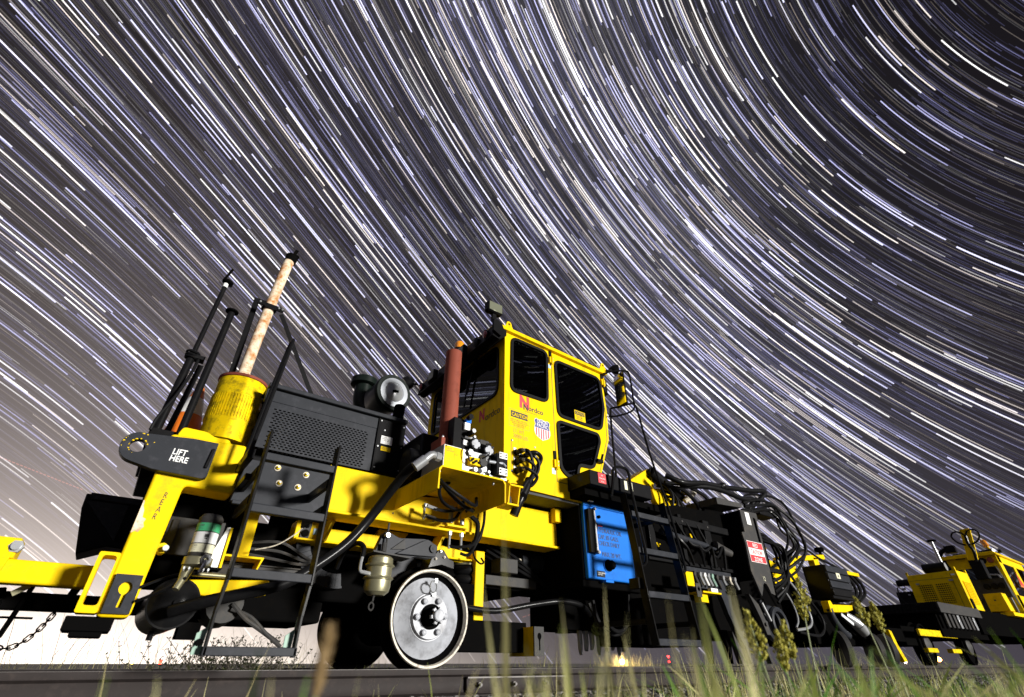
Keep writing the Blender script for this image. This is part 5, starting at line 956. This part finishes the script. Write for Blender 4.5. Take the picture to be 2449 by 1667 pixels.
Q(MB().cyl((XC + .1, 3.40, 2.74), (XC + .3, 3.75, 2.74), .05, n=10).cyl((XC + .3, 3.36, 2.72), (XC + .3, 3.28, 2.72), .05, n=12), 'horn', BLK)
Q(MB().tube([(XC, 3.52, 1.1), (XC - .15, 3.50, 1.5), (XC - .15, 3.50, 2.02), (XC - .1, 3.60, 2.10), (XC - .12, 3.75, 2.02), (XC - .12, 3.76, 1.2)], .022, 8, 4), 'grab_rail', CHR)
Q(MB().bar((XC - .03, 3.50, 2.33), (XC - .03, 3.42, 1.35), .02, .03), 'wiper', CHR)
Q(MB().prism([(XC + .95, 1.85), (XC + 1.45, 1.85), (XC + 1.20, 2.25)], 3.36, 3.375), 'warning_triangle', ORNG)
Q(MB().prism([(XC + 1.03, 1.90), (XC + 1.37, 1.90), (XC + 1.20, 2.16)], 3.352, 3.362), 'triangle_centre', REDP)
cs = Q(MB().prismx([(3.28, 1.10), (3.66, 1.10), (3.66, 1.50), (3.30, 1.50)], 17.6, 18.0), 'tool_cabinet', YF, bevel=.01)
Q(MB().box(17.59, 17.60, 3.46, 3.50, 1.33, 1.36), 'cabinet_latch', GRYP, cs)
for y in (3.35, 3.5, 3.66): Q(MB().cyl((18.4, y, 1.72), (18.35, y, 1.72), .07, n=18), 'gauge_dial', BLK)
Q(MB().box(18.4, 18.5, 3.25, 4.2, 1.45, 1.9), 'gauge_panel', GRYP)
Q(MB().box(17.6, 24, 3.25, 3.4, 1.0, 1.08).box(20.2, 22.6, 3.28, 3.4, 1.08, 1.3), 'side_step', YF)
cr = Q(MB().bar((18.3, 3.66, 2.35), (18.3, 3.53, 3.10), .20, .16, up=(1, 0, 0)), 'crane_post', YF, bevel=.02)
Q(MB().bar((18.24, 3.54, 2.45), (18.24, 3.42, 3.12), .05, .05, up=(1, 0, 0)).box(18.2, 18.4, 3.42, 3.62, 3.08, 3.13), 'post_edge', YF, cr)
for s_ in (-1, 1):
    Q(MB().tube([(18.15, 3.54, 2.95), (18.12, 3.54 - s_ * .10, 3.06), (18.12, 3.54 - s_ * .24, 3.06), (18.12, 3.54 - s_ * .30, 2.95), (18.12, 3.54 - s_ * .22, 2.80), (18.15, 3.56 - s_ * .06, 2.72)], .022, 8), 'crane_hose', RUB, cr)
Q(MB().tube([(18.16, 3.54, 2.98), (18.14, 3.56, 2.75), (18.15, 3.53, 2.55), (18.2, 3.58, 2.30)], .035, 8), 'crane_hose', RUB, cr)
Q(MB().box(18.2, 18.5, 3.5, 3.75, 1.9, 2.35), 'crane_base', BLK)
# ------------------------------------------------------------------ plants
def blades(name, m, roots, label, kind='stuff', seg=5, tp=1.6):
    """roots: (x, y, z, height, lean direction, lean, width, tone)"""
    V, Fs, tones = [], [], []
    for x, y, z, h, a, ln, w, t in roots:
        n0 = len(V); ca_, sa_ = math.cos(a), math.sin(a); wa = rnd.uniform(0, 6.28); wx, wy = math.cos(wa) * w, math.sin(wa) * w
        for i in range(seg + 1):
            u = i / seg; off = ln * h * u * u; ww = (1 - u ** tp) * .5 + .04
            px, py, pz = x + ca_ * off, y + sa_ * off, z + h * u * (1 - .18 * ln * u)
            V += [(px - wx * ww, py - wy * ww, pz), (px + wx * ww, py + wy * ww, pz)]; tones += [t, t]
        Fs += [(n0 + 2 * i, n0 + 2 * i + 1, n0 + 2 * i + 3, n0 + 2 * i + 2) for i in range(seg)]
    me = bpy.data.meshes.new(name); me.from_pydata(V, [], Fs)
    at = me.attributes.new('tone', 'FLOAT', 'POINT'); at.data.foreach_set('value', np.array(tones, dtype=np.float32))
    me.materials.append(m); me.shade_smooth(); o = bpy.data.objects.new(name, me); COL.objects.link(o)
    return tag(o, label, kind=kind)
def clumps(n, fx, per, hh, ww, tone, spread=.07, lean=(.05, .5)):
    out = []
    for _ in range(n):
        x, y = fx(); z = ground_z(x, y); tb = rnd.uniform(*tone)
        for _ in range(rnd.randint(*per)):
            out.append((x + rnd.gauss(0, spread), y + rnd.gauss(0, spread), z, rnd.uniform(*hh), rnd.uniform(0, 6.28), rnd.uniform(*lean), rnd.uniform(*ww), min(1, max(0, tb + rnd.uniform(-.15, .15)))))
    return out
def polar(th, r):
    """a spot r metres from the tripod; th = angle off the track direction's normal, towards the far machine"""
    return r * math.sin(th), r * math.cos(th)
def fx_near():
    while True:
        x = rnd.uniform(.9, 5.5); y = rnd.uniform(.9, 2.85)
        if x / y > .75 + rnd.random() * .5: return x, y
rts = clumps(55, fx_near, (3, 6), (.24, .46), (.003, .007), (.0, .6), lean=(.02, .35))
def fx_right(): return rnd.uniform(2.2, 14), rnd.uniform(.75, 3.1)
rts += clumps(90, fx_right, (5, 10), (.14, .28), (.004, .012), (.25, 1.0))
rts += clumps(70, lambda: (rnd.uniform(1.2, 4.5), rnd.uniform(.45, .9)), (4, 8), (.18, .285), (.004, .012), (.3, 1.0))
rts += clumps(14, lambda: (rnd.uniform(.0, 1.3), rnd.uniform(1.5, 2.8)), (1, 3), (.24, .36), (.003, .006), (0, .6))
blades('trackside_grass', GRASSM, rts, 'dry and green grass blades growing along the near rail')
# stalks close to the camera, out of focus
tall = []
for x, y, h, a, ln in ((.345, .47, .50, 1.2, .03), (.352, .475, .46, 1.0, .05), (.36, .47, .42, 2.2, .10), (.349, .468, .48, 2.0, .02), (.36, .49, .36, 4.0, .12), (.335, .50, .35, .2, .25), (.30, .55, .345, 5, .2), (.21, .55, .335, 1, .2), (.15, .50, .33, 2, .1), (.09, .52, .335, 2.4, .15), (.25, .50, .345, 3, .1)):
    tall.append((x, y, -.30, h, a, ln, rnd.uniform(.003, .0055), rnd.uniform(.1, .5)))
for i in range(150):
    th = math.radians(rnd.uniform(38, 80)); r_ = rnd.uniform(.42, .85); x, y = polar(th, r_)
    top = .035 + r_ * ((rnd.uniform(-.04, .055) if th < 1.05 else rnd.uniform(-.05, .01)) + (.08 if rnd.random() < .2 and th < 1.05 else 0))
    tall.append((x, y, -.30, top + .30, rnd.uniform(0, 6.28), rnd.uniform(.0, .22), rnd.uniform(.0025, .006), rnd.uniform(.05, .75)))
for i in range(130):
    th = math.radians(rnd.uniform(40, 84)); r_ = rnd.uniform(.45, .9); x, y = polar(th, r_)
    tall.append((x, y, -.30, .335 + r_ * rnd.uniform(-.075, -.015), rnd.uniform(0, 6.28), rnd.uniform(.05, .4), rnd.uniform(.003, .008), rnd.uniform(.0, .9)))
blades('foreground_stalks', GRASSM, tall, 'pale grass stalks out of focus close to the camera', seg=8, tp=6)
leafy = []
for i in range(300):
    th = math.radians(rnd.uniform(54, 86)); r_ = rnd.uniform(.7, 2.1); x, y = polar(th, r_)
    top = .035 + r_ * (rnd.uniform(-.07, .005) + (.045 if rnd.random() < .12 else 0))
    leafy.append((x, y, ground_z(x, y), max(.1, top - ground_z(x, y)) * 1.12, rnd.uniform(0, 6.28), rnd.uniform(.2, .9), rnd.uniform(.006, .018), rnd.choice((.2, .5, .75, .9, .95, 1.0, 1.0))))
blades('leafy_grass', GRASSM, leafy, 'broad green and straw coloured grass leaves at the right of the track', seg=7, tp=3)
blades('foreground_green_blades', GRASSM, [(.122, .45, -.30, .352, 2.6, .06, .013, 1.0), (.128, .45, -.30, .335, 1.0, .15, .010, .95), (.03, .45, -.30, .335, 2.0, .10, .006, .85)], 'bright green grass blade out of focus at the bottom edge', tp=6)
# far grass seen against the glow
def fx_far(): return rnd.uniform(-3.5, 3.5), rnd.uniform(5.6, 9.0)
far = clumps(150, fx_far, (3, 7), (.30, .85), (.003, .006), (0, .5), spread=.15, lean=(.1, .6))
lx_ = lambda: (20.3 + rnd.gauss(0, .7), 18.2 + rnd.gauss(0, .5))
far += clumps(60, lx_, (4, 8), (.3, 1.0), (.008, .02), (0, .4), spread=.2)
far += clumps(500, lambda: (rnd.uniform(2, 26), rnd.uniform(5.6, 16)), (5, 10), (.2, .5), (.006, .016), (0, .8), spread=.25)
blades('field_grass', GRASSM, far, 'tall dry grass standing in the field beyond the track')
blades('cess_grass', GRASSM, clumps(110, lambda: (rnd.uniform(1.0, 12), rnd.uniform(3.9, 5.1)), (4, 8), (.08, .24), (.003, .007), (.3, 1.0), spread=.06), 'short green grass growing between the rails')
def seed_stalk(x, y, top, lean, label, heads, leaves, tone=(.2, 1.)):
    z0 = ground_z(x, y); t = thing('seed_grass', label, 'grass stalk', (x, y, z0), 'seed-headed grass stalks along the rail')
    lx, ly = lean
    path = spline([(x, y, z0), (x + lx * .25, y + ly * .25, z0 + (top - z0) * .45), (x + lx, y + ly, top)], 8)
    st_ = MB().tube(path, .0042, 6, 1, taper=.002).build('stem', STEM, t)
    hm_ = MB(); tn = []; hl = heads
    P0, P1 = Vector(path[-1]) - (path[-1] - path[-4]).normalized() * hl, Vector(path[-1])
    for i in range(150):
        u = rnd.random(); c = P0.lerp(P1, u); r_ = .026 * math.sin(min(1, .12 + u) * 2.9) * (.4 + .6 * rnd.random()) * (heads / .12)
        a = rnd.uniform(0, 6.28); q = c + Vector((math.cos(a) * r_, math.sin(a) * r_, rnd.uniform(0, .01))); s_ = rnd.uniform(.0028, .0052)
        n0 = len(hm_.v); d = Vector((math.cos(a) * .4, math.sin(a) * .4, 1)).normalized(); f_, u_, w_ = frame(d)
        hm_.v += [tuple(q - f_ * s_ * 1.5), tuple(q + u_ * s_), tuple(q + w_ * s_), tuple(q - u_ * s_), tuple(q - w_ * s_), tuple(q + f_ * s_ * 1.8)]
        for k in range(4): hm_.f += [(n0, n0 + 1 + (k + 1) % 4, n0 + 1 + k), (n0 + 5, n0 + 1 + k, n0 + 1 + (k + 1) % 4)]
        tn += [rnd.uniform(*tone)] * 6
    me = bpy.data.meshes.new('seed_head'); me.from_pydata([(a - x, b - y, c - z0) for a, b, c in hm_.v], [], hm_.f)
    at = me.attributes.new('tone', 'FLOAT', 'POINT'); at.data.foreach_set('value', np.array(tn, dtype=np.float32)); me.materials.append(SEEDM)
    so = bpy.data.objects.new('seed_head', me); COL.objects.link(so); so.parent = t
    for i in range(leaves):
        u = .2 + .45 * i / max(1, leaves); b0 = Vector(path[int(u * (len(path) - 1))]); a = rnd.uniform(0, 6.28); ln = rnd.uniform(.12, .24)
        lf = MB(); pp = [b0 + Vector((math.cos(a) * ln * v, math.sin(a) * ln * v, ln * (.9 * v - .9 * v * v))) for v in (0, .25, .5, .75, 1)]
        sd = Vector((-math.sin(a), math.cos(a), 0))
        for j in range(4):
            w0, w1_ = .010 * (1 - (j / 4) ** 2) + .001, .010 * (1 - ((j + 1) / 4) ** 2) + .001
            lf.poly([pp[j] - sd * w0, pp[j] + sd * w0, pp[j + 1] + sd * w1_, pp[j + 1] - sd * w1_])
        lf.build('leaf', LEAFM, t, smooth=80)
    return t
STEM = mat('grass_stem', (.26, .30, .13), .6); LEAFM = mat('grass_leaf', (.09, .16, .025), .5)
seed_stalk(2.08, 1.0, .315, (.10, .0), 'tallest green seed-headed grass stalk, upright before the black tool box', .145, 5)
seed_stalk(2.58, .9, .245, (-.03, .0), 'seed-headed stalk beside the front deck of the far machine, leaning left', .105, 2)
seed_stalk(2.52, .9, .25, (-.12, .0), 'seed-headed stalk leaning left below the spindle head', .10, 1)
seed_stalk(1.63, .9, .165, (-.06, .0), 'seed-headed stalk below the grey guard panel, left of the others', .13, 2)
seed_stalk(1.71, .9, .115, (.01, .0), 'short seed-headed stalk between two taller ones under the guard panel', .10, 2)
seed_stalk(1.80, .9, .145, (-.03, .0), 'leafy seed-headed stalk under the hanging hoses', .10, 4)
# brown foxtail head near the wheel
ft = thing('foxtail_grass', 'brown foxtail grass head out of focus before the far wheel', 'grass stalk', (.185, .56, -.3))
fb_ = MB().lathe((.187, .56, .005), (.02, 0, 1), [(.001, 0), (.0034, .008), (.0047, .022), (.0045, .04), (.003, .055), (.001, .066)], 10)
for i in range(160):
    u = rnd.random(); a = rnd.uniform(0, 6.28); r_ = .0044 * math.sin(.3 + 2.5 * u); q = Vector((.187 + .002 * u + math.cos(a) * r_, .56 + math.sin(a) * r_, .008 + .058 * u))
    e = q + Vector((math.cos(a) * .006, math.sin(a) * .006, .007)); fb_.poly([q, q + Vector((.0012, 0, 0)), e])
fb_.build('seed_head', mat('foxtail_brown', (.20, .13, .05), .7), ft)
MB().tube([(.18, .56, -.3), (.185, .56, -.16), (.187, .56, .008)], .0022, 6).build('stem', STEM, ft)
# dry weed under the ladder
wd = thing('dry_weed', 'bushy dark weed growing between the rails under the rear ladder', 'weed', (.82, 4.3, -.2))
wv = MB(); lv_ = []
for i in range(250):
    x0, y0_ = .84 + rnd.gauss(0, .24), 4.3 + rnd.gauss(0, .12); a = rnd.uniform(0, 6.28); h = rnd.uniform(.14, .40); ln = rnd.uniform(.05, .28)
    pts = [Vector((x0, y0_, -.2)), Vector((x0 + math.cos(a) * ln * .3, y0_ + math.sin(a) * ln * .3, -.2 + h * .5)), Vector((x0 + math.cos(a) * ln, y0_ + math.sin(a) * ln, -.2 + h))]
    sp_ = spline(pts, 5); wv.tube(sp_, .003, 4, 1, taper=.0014)
    for j in range(22):
        p = sp_[rnd.randint(3, len(sp_) - 1)]; lv_.append((p.x, p.y, p.z, rnd.uniform(.015, .035), rnd.uniform(0, 6.28), rnd.uniform(.3, 1.2), rnd.uniform(.004, .008), rnd.random()))
wv.build('stems', mat('weed_stem', (.06, .05, .035), .7), wd)
V, Fs, tn = [], [], []
for x, y, z, ln, a, b2, w, t in lv_:
    n0 = len(V); d = Vector((math.cos(a), math.sin(a), b2 - .3)).normalized() * ln; sd = Vector((-math.sin(a), math.cos(a), 0)) * w
    p = Vector((x, y, z)); V += [tuple(p), tuple(p + d * .5 + sd), tuple(p + d), tuple(p + d * .5 - sd)]; Fs.append((n0, n0 + 1, n0 + 2, n0 + 3)); tn += [t] * 4
me = bpy.data.meshes.new('leaves'); me.from_pydata([(a - .82, b - 4.3, c + .2) for a, b, c in V], [], Fs)
at = me.attributes.new('tone', 'FLOAT', 'POINT'); at.data.foreach_set('value', np.array(tn, dtype=np.float32)); me.materials.append(WEEDM)
lo = bpy.data.objects.new('leaves', me); COL.objects.link(lo); lo.parent = wd
# ------------------------------------------------------------------ far lights
def lamp(x, y, z, r, col, st, label, grp=None):
    t = thing('distant_lamp', label, 'light', (x, y, z), grp)
    MB().lathe((x, y, z), (0, 0, 1), [(r * math.sin(.001 + a * 3.14 / 8), -r * math.cos(a * 3.14 / 8)) for a in range(9)], 14).build('lamp_globe', emis('glow_' + str(len(MATS)) + label[:6], col, st), t)
    if st > 30:
        pl_ = bpy.data.lights.new('lamp_light', 'POINT'); pl_.energy = 170; pl_.color = col; pl_.shadow_soft_size = r
        po = bpy.data.objects.new('lamp_light', pl_); COL.objects.link(po); po.parent = t; po.location = (0, 0, r + .06)
    MB().cyl((x, y, z - r), (x, y, ground_z(x, y) - .1), r * .15, n=6).build('lamp_post', DRK, t)
    return t
lamp(20.5, 18.6, .10, .10, (1.0, .70, .42), 32, 'warm white floodlight low in the field grass')
lamp(31.0, 24.0, .42, .07, (1.0, .02, .02), 14, 'red signal light in the field, upper of the pair', 'red signal lights')
lamp(31.0, 24.0, .14, .06, (1.0, .02, .02), 10, 'red signal light in the field, lower of the pair', 'red signal lights')
lamp(33.5, 12.0, .22, .05, (.75, 1.0, .55), 14, 'small greenish white light behind the seed stalks')
lamp(52.0, 15.2, .30, .16, (1.0, .33, .06), 22, 'bright orange light far down the line under the far machine')
lamp(50.0, 15.6, .10, .14, (1.0, .38, .12), 8, 'fainter orange light left of the bright orange one')
lamp(47.0, 15.8, .12, .09, (1.0, .70, .60), 10, 'pinkish white light near the orange lights')
lamp(1.2, 13.0, .06, .035, (1.0, .04, .02), 14, 'tiny red light on the horizon behind the rear post')
lamp(.75, 13.0, .05, .025, (1.0, .65, .1), 12, 'tiny amber light on the horizon behind the rear post')
